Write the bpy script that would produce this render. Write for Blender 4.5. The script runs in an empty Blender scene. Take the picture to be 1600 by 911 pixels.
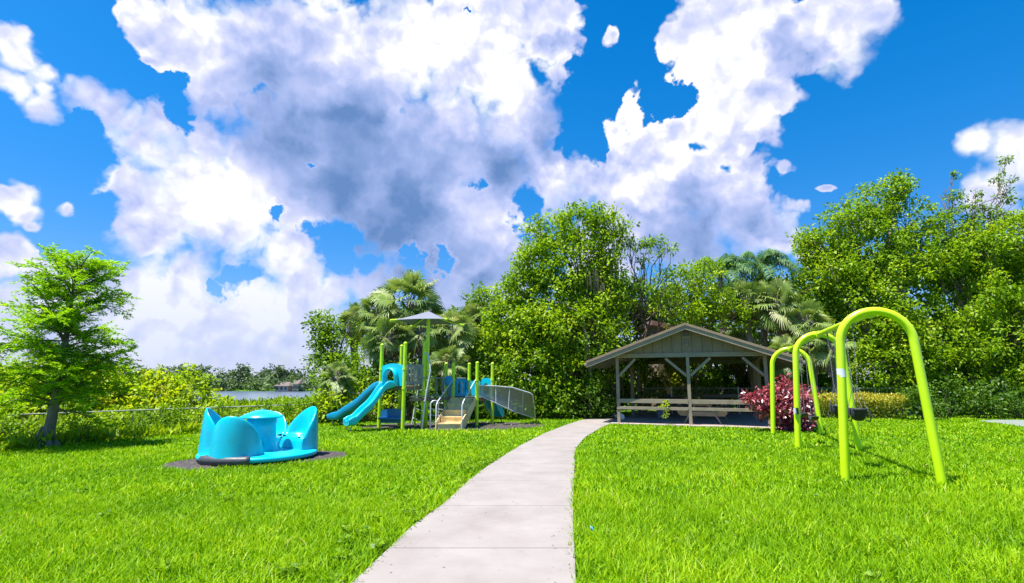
import bpy, math, random
import numpy as np
from mathutils import Vector, Matrix
R = math.radians
random.seed(7); rng = np.random.default_rng(7)
scene = bpy.context.scene
col = scene.collection

# ---------------------------------------------------------------- camera
CAM_H = 1.6; FPX = 820.0; PITCH = math.atan((595 - 455.5) / FPX)
cam_data = bpy.data.cameras.new("camera"); cam_data.sensor_width = 36; cam_data.lens = FPX / 1600 * 36
cam_data.clip_start = 0.05; cam_data.clip_end = 6000
cam = bpy.data.objects.new("camera", cam_data); col.objects.link(cam)
cam.location = (0, 0, CAM_H); cam.rotation_euler = (math.pi / 2 + PITCH, 0, 0)
scene.camera = cam
def ray(px, py):
    a, b = px - 800.0, 455.5 - py
    return Vector((a, FPX * math.cos(PITCH) - b * math.sin(PITCH), b * math.cos(PITCH) + FPX * math.sin(PITCH)))
def at(px, py, Y):
    d = ray(px, py); k = Y / d.y
    return Vector((d.x * k, Y, CAM_H + d.z * k))
def G(px, py, z=0.0):
    d = ray(px, py); k = (z - CAM_H) / d.z
    return Vector((d.x * k, d.y * k, z))

# ---------------------------------------------------------------- render settings, sun
scene.view_settings.view_transform = 'Standard'; scene.view_settings.look = 'None'
scene.view_settings.gamma = 1; scene.view_settings.exposure = 1.2; CLOUD_S = 0.48
cy = scene.cycles
cy.max_bounces = 6; cy.diffuse_bounces = 4; cy.glossy_bounces = 2; cy.transmission_bounces = 4
cy.transparent_max_bounces = 8; cy.use_denoising = True; cy.sample_clamp_indirect = 6
SUN_DIR = Vector((-0.29, -0.13, 0.94)).normalized()
sd = bpy.data.lights.new("sun", 'SUN'); sd.energy = 4.6; sd.angle = R(0.5); sd.color = (1.0, 0.96, 0.88)
so = bpy.data.objects.new("sun", sd); col.objects.link(so)
so.rotation_euler = SUN_DIR.to_track_quat('Z', 'Y').to_euler()

# ---------------------------------------------------------------- node helper
class NT:
    def __init__(s, tree): s.t = tree; s.n = tree.nodes; s.l = tree.links
    def new(s, typ, **kw):
        n = s.n.new(typ)
        for k, v in kw.items(): setattr(n, k, v)
        return n
    def put(s, sock, v):
        if v is None: return
        if isinstance(v, bpy.types.NodeSocket): s.l.new(v, sock)
        else: sock.default_value = v
    def math(s, op, a, b=None, c=None, clamp=False):
        n = s.new('ShaderNodeMath', operation=op, use_clamp=clamp)
        for i, v in enumerate((a, b, c)): s.put(n.inputs[i], v)
        return n.outputs[0]
    def vmath(s, op, a, b=None, scale=None):
        n = s.new('ShaderNodeVectorMath', operation=op); s.put(n.inputs[0], a)
        if b is not None: s.put(n.inputs[1], b)
        if scale is not None: s.put(n.inputs['Scale'], scale)
        return n.outputs['Value'] if op in ('DISTANCE', 'LENGTH', 'DOT_PRODUCT') else n.outputs[0]
    def noise(s, vec, scale, detail=4, rough=0.55, dist=0.0, color=False):
        n = s.new('ShaderNodeTexNoise'); s.put(n.inputs['Vector'], vec); n.inputs['Scale'].default_value = scale
        n.inputs['Detail'].default_value = detail; n.inputs['Roughness'].default_value = rough; n.inputs['Distortion'].default_value = dist
        return n.outputs['Color' if color else 'Fac']
    def ramp(s, fac, stops, interp='LINEAR'):
        n = s.new('ShaderNodeValToRGB'); s.put(n.inputs[0], fac); cr = n.color_ramp; cr.interpolation = interp
        while len(cr.elements) < len(stops): cr.elements.new(0.5)
        for e, (p, c) in zip(cr.elements, stops): e.position = p; e.color = (*c, 1) if len(c) == 3 else c
        return n.outputs[0]
    def mix(s, fac, a, b, blend='MIX'):
        n = s.new('ShaderNodeMix', data_type='RGBA', blend_type=blend)
        s.put(n.inputs[0], fac); s.put(n.inputs[6], a); s.put(n.inputs[7], b); return n.outputs[2]
    def map(s, v, a, b, c=0.0, d=1.0, smooth=True):
        n = s.new('ShaderNodeMapRange', interpolation_type='SMOOTHSTEP' if smooth else 'LINEAR')
        s.put(n.inputs[0], v); 
        for i, q in enumerate((a, b, c, d)): n.inputs[i + 1].default_value = q
        return n.outputs[0]

# ---------------------------------------------------------------- world: clear sky with cumulus clouds
world = bpy.data.worlds.new("World"); scene.world = world; world.use_nodes = True
world.node_tree.nodes.clear(); W = NT(world.node_tree)
d0 = W.new('ShaderNodeTexCoord').outputs['Generated']
sky = W.new('ShaderNodeTexSky', sky_type='NISHITA'); sky.sun_disc = False
sky.sun_elevation = math.asin(SUN_DIR.z); sky.sun_rotation = math.atan2(SUN_DIR.x, SUN_DIR.y)
sky.air_density = 1.0; sky.dust_density = 0.6; sky.ozone_density = 3.0
hs = W.new('ShaderNodeHueSaturation'); W.put(hs.inputs['Color'], sky.outputs[0])
hs.inputs['Hue'].default_value = 0.497; hs.inputs['Saturation'].default_value = 1.46; hs.inputs['Value'].default_value = 1.12
def dirv(px, py): return ray(px, py).normalized()
w1 = W.noise(d0, 2.6, 5, 0.55, color=True)
w1 = W.vmath('SUBTRACT', w1, (0.5, 0.5, 0.5))
dw = W.vmath('ADD', d0, W.vmath('SCALE', w1, scale=0.055))
w2 = W.noise(d0, 11, 4, 0.6, color=True); w2 = W.vmath('SUBTRACT', w2, (0.5, 0.5, 0.5))
dw = W.vmath('ADD', dw, W.vmath('SCALE', w2, scale=0.055))
def blobs(vec, items, soft=0.12):
    acc = None
    for (px, py, r) in items:
        c = dirv(px, py); cd = c.dot(ray(800, 455.5).normalized())
        rr = r / FPX * cd ** 1.5
        v = W.math('MULTIPLY_ADD', W.vmath('DISTANCE', vec, tuple(c)), -1 / rr, 1.0)
        acc = v if acc is None else W.math('SMOOTH_MAX', acc, v, soft)
    return acc
CLOUD = [(70,135,50),(110,130,60),(150,150,55),(40,85,52),(30,140,55),(85,115,64),(130,140,62),(170,165,58),(205,190,50),(60,160,55),(280,60,90),(560,420,30),(800,330,70),
 (5,300,55),(30,325,38),(48,350,18),(105,320,20),(10,410,60),(80,420,50),(140,430,58),(200,450,70),(30,500,90),
 (215,20,46),(270,55,70),(250,105,36),(350,60,100),(460,80,130),(600,100,150),(740,80,150),(850,50,90),(880,120,60),
 (320,215,60),(225,225,88),(200,290,70),(300,300,120),(240,370,85),(350,350,110),(430,250,130),(560,230,150),(700,230,150),
 (820,180,85),(500,330,110),(640,320,125),(780,280,110),(860,290,75),(290,450,110),(400,480,90),(450,400,55),(480,440,50),
 (560,385,32),(590,440,50),(720,380,90),(780,400,80),(680,430,24),(625,425,30),(530,450,40),(470,500,100),
 (920,280,70),(960,55,26),(1000,180,44),(960,240,60),(1010,250,80),(1060,180,80),(1120,100,90),(1060,60,36),(1110,30,80),(1200,60,105),(1290,30,95),(1350,10,60),
 (1150,190,90),(1200,150,60),(1080,290,110),(1170,290,70),(1230,275,28),(1180,345,70),(1080,370,100),(1000,340,90),(950,400,100),
 (1280,258,18),(1290,300,15),(1225,385,20),(1530,215,36),(1580,220,60),(1620,240,70),(1560,290,60),(1600,330,60),(1270,395,24),(230,480,90),(330,500,110),(430,520,120),(700,455,70),(590,490,60),(100,520,90),(750,330,100),(740,440,90),(330,350,90),(240,130,30),(330,150,60),(250,200,60)]
HOLE = [(275,135,16),(225,130,20),(286,180,16),(487,248,8),(435,328,12),(525,380,32),(378,430,17),(500,365,18),(822,325,22),(752,290,12),(645,392,15),
 (728,10,8),(905,215,26),(930,130,34),(1045,160,34),(908,170,18),(165,330,24),(690,402,12),(340,440,8),(110,250,46),(95,375,18),(930,235,12),(560,420,20),(130,190,20)]
M = W.math('ADD', blobs(dw, [(x, y, r * 1.12) for x, y, r in CLOUD], 0.12), 0.17)
w3 = W.vmath('SUBTRACT', W.noise(d0, 26, 5, 0.65, color=True), (0.5, 0.5, 0.5)); dh = W.vmath('ADD', W.vmath('ADD', d0, W.vmath('SCALE', w2, scale=0.09)), W.vmath('SCALE', w3, scale=0.06))
Hn = blobs(dh, [(x, y, r * 1.65) for x, y, r in HOLE])
M = W.math('SUBTRACT', M, W.math('MAXIMUM', W.math('MULTIPLY', Hn, 1.0), 0.0))
def puff(vec):
    vo = W.new('ShaderNodeTexVoronoi', feature='F1'); W.put(vo.inputs['Vector'], vec); vo.inputs['Scale'].default_value = 9
    vo.inputs['Detail'].default_value = 2.5; vo.inputs['Roughness'].default_value = 0.62; vo.inputs['Lacunarity'].default_value = 2.3
    return vo.outputs['Distance']
vecA = W.vmath('ADD', W.vmath('ADD', d0, W.vmath('SCALE', w2, scale=0.05)), W.vmath('SCALE', w3, scale=0.012))
offs = SUN_DIR - dirv(700, 200) * SUN_DIR.dot(dirv(700, 200)); offs = offs.normalized()
fine = W.noise(d0, 7.0, 9, 0.56)
pA = puff(vecA); pB = puff(W.vmath('ADD', vecA, tuple(offs * 0.022)))
dens = W.math('MULTIPLY_ADD', W.math('SUBTRACT', fine, 0.5), 0.80, M)
dens = W.math('MULTIPLY_ADD', W.math('SUBTRACT', 0.42, pA), 0.55, dens)
soft_ = W.map(W.noise(d0, 3.3, 2, 0.5), 0.40, 0.62, 0.11, 0.55)
alpha = W.map(W.math('DIVIDE', dens, soft_), 0.0, 1.0)
# shade of the cloud: thick dark undersides, bright rims, lit side of every puff
DARK = [(610,340,190),(650,320,150),(540,290,150),(460,190,150),(560,190,130),(420,150,90),(1110,365,110),(1030,385,70),(1190,350,60),(780,270,80),(660,400,90),
  (740,420,80),(1230,70,60),(1210,250,60),(880,80,40),(860,240,50),(1090,310,60)]
LIT = [(420,470,110),(260,470,100),(700,70,140),(620,100,90),(780,140,100),(250,240,100),(320,290,110),(1070,170,130),(1000,200,80),(440,390,80),(380,290,100),(1590,230,120),(520,450,80),(330,60,80),(1170,290,50),(30,310,80),(1130,80,90),(480,340,60),(690,340,0.1),(740,330,60),(80,120,100),(1290,30,80)]
dD = W.vmath('ADD', dw, W.vmath('SCALE', W.vmath('ADD', w1, W.vmath('SCALE', w2, scale=0.6)), scale=0.13)); D = W.math('MAXIMUM', blobs(dD, DARK, 0.45), 0.0); L = W.math('MAXIMUM', blobs(dw, LIT, 0.25), 0.0)
lit_amt = W.math('SUBTRACT', pA, pB)
c1 = W.noise(dw, 4.5, 3, 0.5); c2 = W.noise(W.vmath('ADD', dw, tuple(offs * 0.05)), 4.5, 3, 0.5)
tex = W.math('MULTIPLY_ADD', W.math('SUBTRACT', pA, 0.38), 0.34, W.math('MULTIPLY', lit_amt, -0.62))
tex = W.math('MULTIPLY_ADD', W.math('SUBTRACT', c2, c1), 0.8, tex)
tex = W.math('MULTIPLY', tex, W.map(D, 0.05, 0.60, 1.0, 0.30))
shade = W.math('MULTIPLY_ADD', D, 0.90, tex)
shade = W.math('MULTIPLY_ADD', L, -0.40, shade)
shade = W.math('ADD', shade, W.map(dens, 0.02, 0.7, -0.10, 0.15))
cc = W.ramp(shade, [(0.05, (0.96, 0.97, 1.0)), (0.22, (0.72, 0.75, 0.95)), (0.45, (0.49, 0.56, 0.88)), (0.66, (0.32, 0.43, 0.76)), (1.0, (0.13, 0.25, 0.53))], 'LINEAR')
sepz = W.new('ShaderNodeSeparateXYZ'); W.put(sepz.inputs[0], d0)
hz = W.map(sepz.outputs[2], -0.04, 0.26, 1.0, 0.0); hb_ = W.map(sepz.outputs[2], 0.0, 0.5, 1.0, 0.0)
SKY_S = 0.072
bg = W.new('ShaderNodeBackground'); W.put(bg.inputs[0], W.mix(1.0, hs.outputs[0], W.mix(hb_, (0.72, 1.04, 1.14, 1), (0.78, 0.70, 0.92, 1)), 'MULTIPLY')); bg.inputs[1].default_value = SKY_S
cl = W.new('ShaderNodeBackground'); W.put(cl.inputs[0], W.mix(W.math('MULTIPLY', hz, 0.85), cc, (0.58, 0.66, 0.90, 1))); cl.inputs[1].default_value = CLOUD_S
alpha = W.math('MAXIMUM', alpha, W.map(sepz.outputs[2], 0.12, 0.0, 0.0, 0.9))
mx = W.new('ShaderNodeMixShader'); W.put(mx.inputs[0], alpha); W.put(mx.inputs[1], bg.outputs[0]); W.put(mx.inputs[2], cl.outputs[0])
wo = W.new('ShaderNodeOutputWorld'); W.put(wo.inputs[0], mx.outputs[0])
world.cycles.sampling_method = 'NONE'

# ---------------------------------------------------------------- materials
def surf(name, base, var=0.15, scale=3.0, rough=0.6, bump=0.0, bscale=60, metal=0.0, dirt=None, dirt_scale=1.2, spec=0.5, coat=0.0, stretch=None):
    m = bpy.data.materials.new(name); m.use_nodes = True; T = NT(m.node_tree); T.n.clear()
    o = T.new('ShaderNodeOutputMaterial'); p = T.new('ShaderNodeBsdfPrincipled'); T.put(o.inputs[0], p.outputs[0])
    co = T.new('ShaderNodeTexCoord').outputs['Object']
    if stretch: co = T.vmath('MULTIPLY', co, stretch)
    n = T.noise(co, scale, 5, 0.6)
    lo_ = tuple(max(0, c * (1 - var)) for c in base); hi = tuple(min(1, c * (1 + var)) for c in base)
    c = T.ramp(n, [(0.3, lo_), (0.7, hi)])
    if dirt:
        dn = T.map(T.noise(co, dirt_scale, 6, 0.65), 0.48, 0.72, 0, 0.75)
        c = T.mix(dn, c, (*dirt, 1))
    T.put(p.inputs['Base Color'], c); p.inputs['Metallic'].default_value = metal
    T.put(p.inputs['Roughness'], T.map(n, 0.2, 0.8, max(0.05, rough - 0.08), min(1, rough + 0.1)))
    p.inputs['Specular IOR Level'].default_value = spec
    if coat: p.inputs['Coat Weight'].default_value = coat; p.inputs['Coat Roughness'].default_value = 0.15
    if bump:
        b = T.new('ShaderNodeBump'); b.inputs['Strength'].default_value = bump; b.inputs['Distance'].default_value = 0.01
        T.put(b.inputs['Height'], T.noise(co, bscale, 5, 0.6)); T.put(p.inputs['Normal'], b.outputs[0])
    return m
def leafmat(name, stops, trans=0.45, gloss=0.018, rough=0.5, big=None):
    m = bpy.data.materials.new(name); m.use_nodes = True; T = NT(m.node_tree); T.n.clear()
    a = T.new('ShaderNodeAttribute', attribute_name='rnd')
    v = a.outputs['Fac']
    if big:
        pos = T.new('ShaderNodeNewGeometry').outputs['Position']
        v = T.math('ADD', v, T.math('MULTIPLY', T.math('SUBTRACT', T.noise(pos, big[0], 3, 0.6), 0.5), big[1]), clamp=True)
    c = T.ramp(v, stops)
    df = T.new('ShaderNodeBsdfDiffuse'); T.put(df.inputs[0], c)
    tr = T.new('ShaderNodeBsdfTranslucent'); T.put(tr.inputs[0], T.mix(1.0, c, (1.0, 1.0, 0.55, 1), 'MULTIPLY'))
    gl = T.new('ShaderNodeBsdfGlossy'); gl.inputs[0].default_value = (1, 1, 1, 1); gl.inputs[1].default_value = rough
    m1 = T.new('ShaderNodeMixShader'); m1.inputs[0].default_value = trans; T.put(m1.inputs[1], df.outputs[0]); T.put(m1.inputs[2], tr.outputs[0])
    m2 = T.new('ShaderNodeMixShader'); m2.inputs[0].default_value = gloss; T.put(m2.inputs[1], m1.outputs[0]); T.put(m2.inputs[2], gl.outputs[0])
    o = T.new('ShaderNodeOutputMaterial'); T.put(o.inputs[0], m2.outputs[0]); return m
Mt = {}
Mt['lime'] = surf('lime_paint', (0.56, 0.80, 0.004), 0.05, 2, 0.32, 0.03, 90, coat=0.3)
Mt['lime_dark'] = surf('lime_paint_post', (0.52, 0.76, 0.008), 0.08, 2, 0.38, 0.03, 90, coat=0.2, dirt=(0.25, 0.36, 0.04), dirt_scale=4)
Mt['aqua'] = surf('aqua_plastic', (0.0, 0.50, 0.66), 0.07, 3, 0.30, 0.04, 50, dirt=(0.02, 0.36, 0.47), dirt_scale=2)
Mt['aqua_deep'] = surf('blue_and_shaded_plastic', (0.005, 0.27, 0.50), 0.12, 3, 0.35, 0.04, 50)
Mt['blue'] = surf('shaded_blue_plastic', (0.01, 0.14, 0.38), 0.12, 3, 0.4)  # counter blue, darkened in its colour for the shade under the high deck
Mt['grey_metal'] = surf('galvanised_metal', (0.60, 0.61, 0.62), 0.10, 6, 0.45, metal=0.3)
Mt['grey_paint'] = surf('grey_coated_metal', (0.24, 0.26, 0.27), 0.12, 6, 0.5)
Mt['deck'] = surf('brown_deck_coating', (0.22, 0.16, 0.11), 0.15, 6, 0.75, 0.1, 80)
Mt['tan'] = surf('tan_step_coating', (0.78, 0.58, 0.28), 0.08, 5, 0.7, 0.08, 80, dirt=(0.42, 0.30, 0.15), dirt_scale=3)
Mt['black'] = surf('black_rubber', (0.018, 0.018, 0.02), 0.2, 6, 0.55, 0.1, 80)
Mt['charcoal'] = surf('charcoal_rubber', (0.06, 0.065, 0.075), 0.2, 6, 0.5)
Mt['fabric'] = surf('grey_shade_fabric', (0.17, 0.18, 0.22), 0.08, 4, 0.9)
Mt['wood'] = surf('olive_grey_paint', (0.25, 0.178, 0.118), 0.14, 5, 0.7, 0.12, 40, dirt=(0.175, 0.125, 0.085), dirt_scale=2.5, stretch=(1, 1, 0.35))
Mt['trim'] = surf('pale_grey_trim_paint', (0.265, 0.215, 0.155), 0.12, 5, 0.65, 0.1, 40, dirt=(0.20, 0.16, 0.115), dirt_scale=3)
Mt['table'] = surf('weathered_table_wood', (0.36, 0.29, 0.22), 0.18, 6, 0.8, 0.15, 40)
Mt['underroof'] = surf('roof_boards', (0.11, 0.10, 0.08), 0.2, 5, 0.8)
Mt['shingle'] = surf('brown_shingles', (0.15, 0.115, 0.10), 0.35, 14, 0.9, 0.4, 40)
Mt['brick_roof'] = surf('rusty_roofing', (0.24, 0.14, 0.11), 0.25, 6, 0.85, 0.2, 30)
Mt['white'] = surf('white_plastic', (0.75, 0.76, 0.78), 0.05, 4, 0.45)
Mt['bark'] = surf('bark', (0.16, 0.12, 0.085), 0.45, 9, 0.95, 0.9, 22, dirt=(0.07, 0.06, 0.045), dirt_scale=4, stretch=(1, 1, 0.3))
Mt['bark_grey'] = surf('grey_bark', (0.21, 0.18, 0.14), 0.4, 9, 0.95, 0.8, 22, dirt=(0.09, 0.08, 0.06), dirt_scale=4, stretch=(1, 1, 0.3))
Mt['mulch'] = surf('dark_mulch', (0.05, 0.038, 0.04), 0.7, 26, 0.95, 1.0, 60, dirt=(0.11, 0.085, 0.075), dirt_scale=9)
Mt['slab'] = surf('pavilion_concrete', (0.42, 0.32, 0.29), 0.12, 2.5, 0.85, 0.15, 70, dirt=(0.32, 0.25, 0.225), dirt_scale=1.0)
Mt['house'] = surf('cream_stucco', (0.42, 0.36, 0.28), 0.08, 2, 0.85)
Mt['dark_glass'] = surf('dark_glass', (0.03, 0.035, 0.04), 0.2, 2, 0.15)
Mt['hatch'] = surf('purple_grey_plastic', (0.20, 0.19, 0.26), 0.1, 4, 0.5)
Mt['chain'] = surf('chain_steel', (0.22, 0.23, 0.23), 0.15, 6, 0.6, metal=0.1)
Mt['rail_steel'] = surf('weathered_rail_steel', (0.34, 0.35, 0.33), 0.2, 3, 0.7)
Mt['flag'] = surf('blue_plastic_film', (0.0, 0.28, 0.62), 0.05, 6, 0.4)
# perforated sheet: a hole pattern in the sheet's own coordinates
def perforated(name, base, size, hole):
    m = bpy.data.materials.new(name); m.use_nodes = True; T = NT(m.node_tree); T.n.clear()
    uv = T.new('ShaderNodeUVMap'); v = T.new('ShaderNodeTexVoronoi'); v.inputs['Randomness'].default_value = 0
    v.voronoi_dimensions = '2D'; T.put(v.inputs['Vector'], uv.outputs[0]); v.inputs['Scale'].default_value = 1 / size
    h = T.math('LESS_THAN', v.outputs['Distance'], hole)
    p = T.new('ShaderNodeBsdfPrincipled'); p.inputs['Base Color'].default_value = (*base, 1); p.inputs['Roughness'].default_value = 0.5
    t = T.new('ShaderNodeBsdfTransparent'); x = T.new('ShaderNodeMixShader')
    T.put(x.inputs[0], h); T.put(x.inputs[1], p.outputs[0]); T.put(x.inputs[2], t.outputs[0])
    o = T.new('ShaderNodeOutputMaterial'); T.put(o.inputs[0], x.outputs[0]); return m
Mt['perf'] = perforated('perforated_grey_sheet', (0.26, 0.26, 0.22), 0.03, 0.22)
Mt['screen'] = perforated('fine_grey_screen', (0.22, 0.22, 0.20), 0.03, 0.50)
# concrete path
def concrete():
    m = bpy.data.materials.new('path_concrete'); m.use_nodes = True; T = NT(m.node_tree); T.n.clear()
    p = T.new('ShaderNodeBsdfPrincipled'); o = T.new('ShaderNodeOutputMaterial'); T.put(o.inputs[0], p.outputs[0])
    co = T.new('ShaderNodeTexCoord').outputs['Object']
    c = T.ramp(T.noise(co, 1.3, 8, 0.62), [(0.3, (0.230, 0.200, 0.186)), (0.5, (0.268, 0.236, 0.220)), (0.72, (0.305, 0.272, 0.256))])
    st = T.vmath('MULTIPLY', co, (0.6, 3.5, 1)); c = T.mix(T.map(T.noise(st, 9, 6, 0.7), 0.55, 0.8, 0, 0.5), c, (0.20, 0.165, 0.15, 1))
    c = T.mix(T.map(T.noise(co, 130, 2, 0.5), 0.62, 0.75, 0, 0.35), c, (0.15, 0.135, 0.125, 1))
    c = T.mix(T.map(T.noise(co, 4.2, 6, 0.75), 0.64, 0.74, 0, 0.4), c, (0.17, 0.145, 0.125, 1))
    T.put(p.inputs['Base Color'], c); p.inputs['Roughness'].default_value = 0.9; p.inputs['Specular IOR Level'].default_value = 0.2
    b = T.new('ShaderNodeBump'); b.inputs['Strength'].default_value = 0.35; b.inputs['Distance'].default_value = 0.006
    T.put(b.inputs['Height'], T.noise(co, 55, 6, 0.7)); T.put(p.inputs['Normal'], b.outputs[0]); return m
Mt['concrete'] = concrete()
def soil():
    m = bpy.data.materials.new('lawn_soil'); m.use_nodes = True; T = NT(m.node_tree); T.n.clear()
    p = T.new('ShaderNodeBsdfPrincipled'); o = T.new('ShaderNodeOutputMaterial'); T.put(o.inputs[0], p.outputs[0])
    pos = T.new('ShaderNodeNewGeometry').outputs['Position']
    c = T.ramp(T.noise(pos, 0.9, 6, 0.7), [(0.3, (0.050, 0.125, 0.006)), (0.55, (0.085, 0.19, 0.007)), (0.75, (0.12, 0.23, 0.012))])
    c = T.mix(T.map(T.noise(pos, 40, 4, 0.7), 0.4, 0.7, 0, 0.6), c, (0.04, 0.10, 0.006, 1))
    T.put(p.inputs['Base Color'], c); p.inputs['Roughness'].default_value = 1; p.inputs['Specular IOR Level'].default_value = 0.1
    b = T.new('ShaderNodeBump'); b.inputs['Strength'].default_value = 0.8; b.inputs['Distance'].default_value = 0.05
    T.put(b.inputs['Height'], T.noise(pos, 25, 6, 0.7)); T.put(p.inputs['Normal'], b.outputs[0]); return m
Mt['soil'] = soil()
def water():
    m = bpy.data.materials.new('lake_water'); m.use_nodes = True; T = NT(m.node_tree); T.n.clear()
    p = T.new('ShaderNodeBsdfPrincipled'); o = T.new('ShaderNodeOutputMaterial'); T.put(o.inputs[0], p.outputs[0])
    p.inputs['Base Color'].default_value = (0.10, 0.14, 0.19, 1); p.inputs['Roughness'].default_value = 0.22; p.inputs['IOR'].default_value = 1.33
    b = T.new('ShaderNodeBump'); b.inputs['Strength'].default_value = 0.5; b.inputs['Distance'].default_value = 0.08
    pos = T.new('ShaderNodeNewGeometry').outputs['Position']
    T.put(b.inputs['Height'], T.noise(T.vmath('MULTIPLY', pos, (1, 2.2, 1)), 1.6, 5, 0.6)); T.put(p.inputs['Normal'], b.outputs[0]); return m
Mt['water'] = water()
g = lambda *s: list(s)
Mt['grass'] = leafmat('grass_blade', g((0.0, (0.10, 0.24, 0.001)), (0.35, (0.215, 0.42, 0.002)), (0.7, (0.34, 0.53, 0.003)), (0.93, (0.52, 0.60, 0.02)), (1.0, (0.60, 0.55, 0.16))), 0.40, 0.008, 0.5, big=(0.8, 0.7))
Mt['lf_mid'] = leafmat('leaf_mid_green', g((0.0, (0.055, 0.14, 0.006)), (0.45, (0.15, 0.29, 0.008)), (0.85, (0.28, 0.44, 0.012)), (1.0, (0.40, 0.50, 0.04))), 0.4, big=(0.35, 0.5))
Mt['lf_bright'] = leafmat('leaf_bright_green', g((0.0, (0.07, 0.18, 0.004)), (0.45, (0.21, 0.37, 0.006)), (0.85, (0.38, 0.53, 0.01)), (1.0, (0.50, 0.57, 0.04))), 0.45, big=(0.4, 0.5))
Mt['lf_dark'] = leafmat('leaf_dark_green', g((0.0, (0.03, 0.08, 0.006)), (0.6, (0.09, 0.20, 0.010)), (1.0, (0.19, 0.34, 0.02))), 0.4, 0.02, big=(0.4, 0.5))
Mt['lf_vivid'] = leafmat('cypress_green', g((0.0, (0.14, 0.32, 0.004)), (0.5, (0.30, 0.54, 0.006)), (1.0, (0.48, 0.68, 0.02))), 0.55, 0.01, big=(0.8, 0.5))
Mt['lf_yellow'] = leafmat('yellow_green_leaf', g((0.0, (0.13, 0.26, 0.004)), (0.5, (0.36, 0.52, 0.008)), (0.9, (0.58, 0.62, 0.02)), (1.0, (0.62, 0.48, 0.16))), 0.5, 0.015, big=(0.4, 0.6))
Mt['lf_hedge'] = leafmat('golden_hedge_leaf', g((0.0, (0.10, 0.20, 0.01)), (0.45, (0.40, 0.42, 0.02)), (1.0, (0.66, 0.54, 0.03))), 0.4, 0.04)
Mt['lf_red'] = leafmat('copper_leaf', g((0.0, (0.05, 0.010, 0.016)), (0.35, (0.27, 0.025, 0.06)), (0.65, (0.52, 0.08, 0.13)), (0.92, (0.66, 0.28, 0.31)), (1.0, (0.65, 0.04, 0.02))), 0.3, 0.10, 0.4)
Mt['palm'] = leafmat('fan_palm_frond', g((0.0, (0.07, 0.13, 0.02)), (0.5, (0.19, 0.29, 0.05)), (0.85, (0.38, 0.44, 0.14)), (1.0, (0.60, 0.58, 0.32))), 0.3, 0.035, 0.5)
Mt['queen'] = leafmat('feather_palm_frond', g((0.0, (0.04, 0.12, 0.03)), (0.6, (0.10, 0.25, 0.06)), (1.0, (0.22, 0.38, 0.12))), 0.3, 0.03, 0.5)
Mt['dead'] = leafmat('dead_frond', g((0.0, (0.12, 0.07, 0.035)), (0.6, (0.25, 0.17, 0.10)), (1.0, (0.45, 0.34, 0.22))), 0.2, 0.02)
Mt['moss'] = leafmat('hanging_moss', g((0.0, (0.14, 0.11, 0.06)), (1.0, (0.27, 0.24, 0.14))), 0.2, 0.0)
Mt['clip'] = leafmat('dry_clipping', g((0.0, (0.10, 0.09, 0.03)), (0.6, (0.16, 0.17, 0.05)), (1.0, (0.28, 0.22, 0.12))), 0.2, 0.0)
Mt['lf_far'] = leafmat('far_tree_leaf', g((0.0, (0.05, 0.09, 0.045)), (0.6, (0.09, 0.15, 0.06)), (1.0, (0.19, 0.27, 0.07))), 0.3, 0.02, big=(0.04, 1.0))

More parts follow.
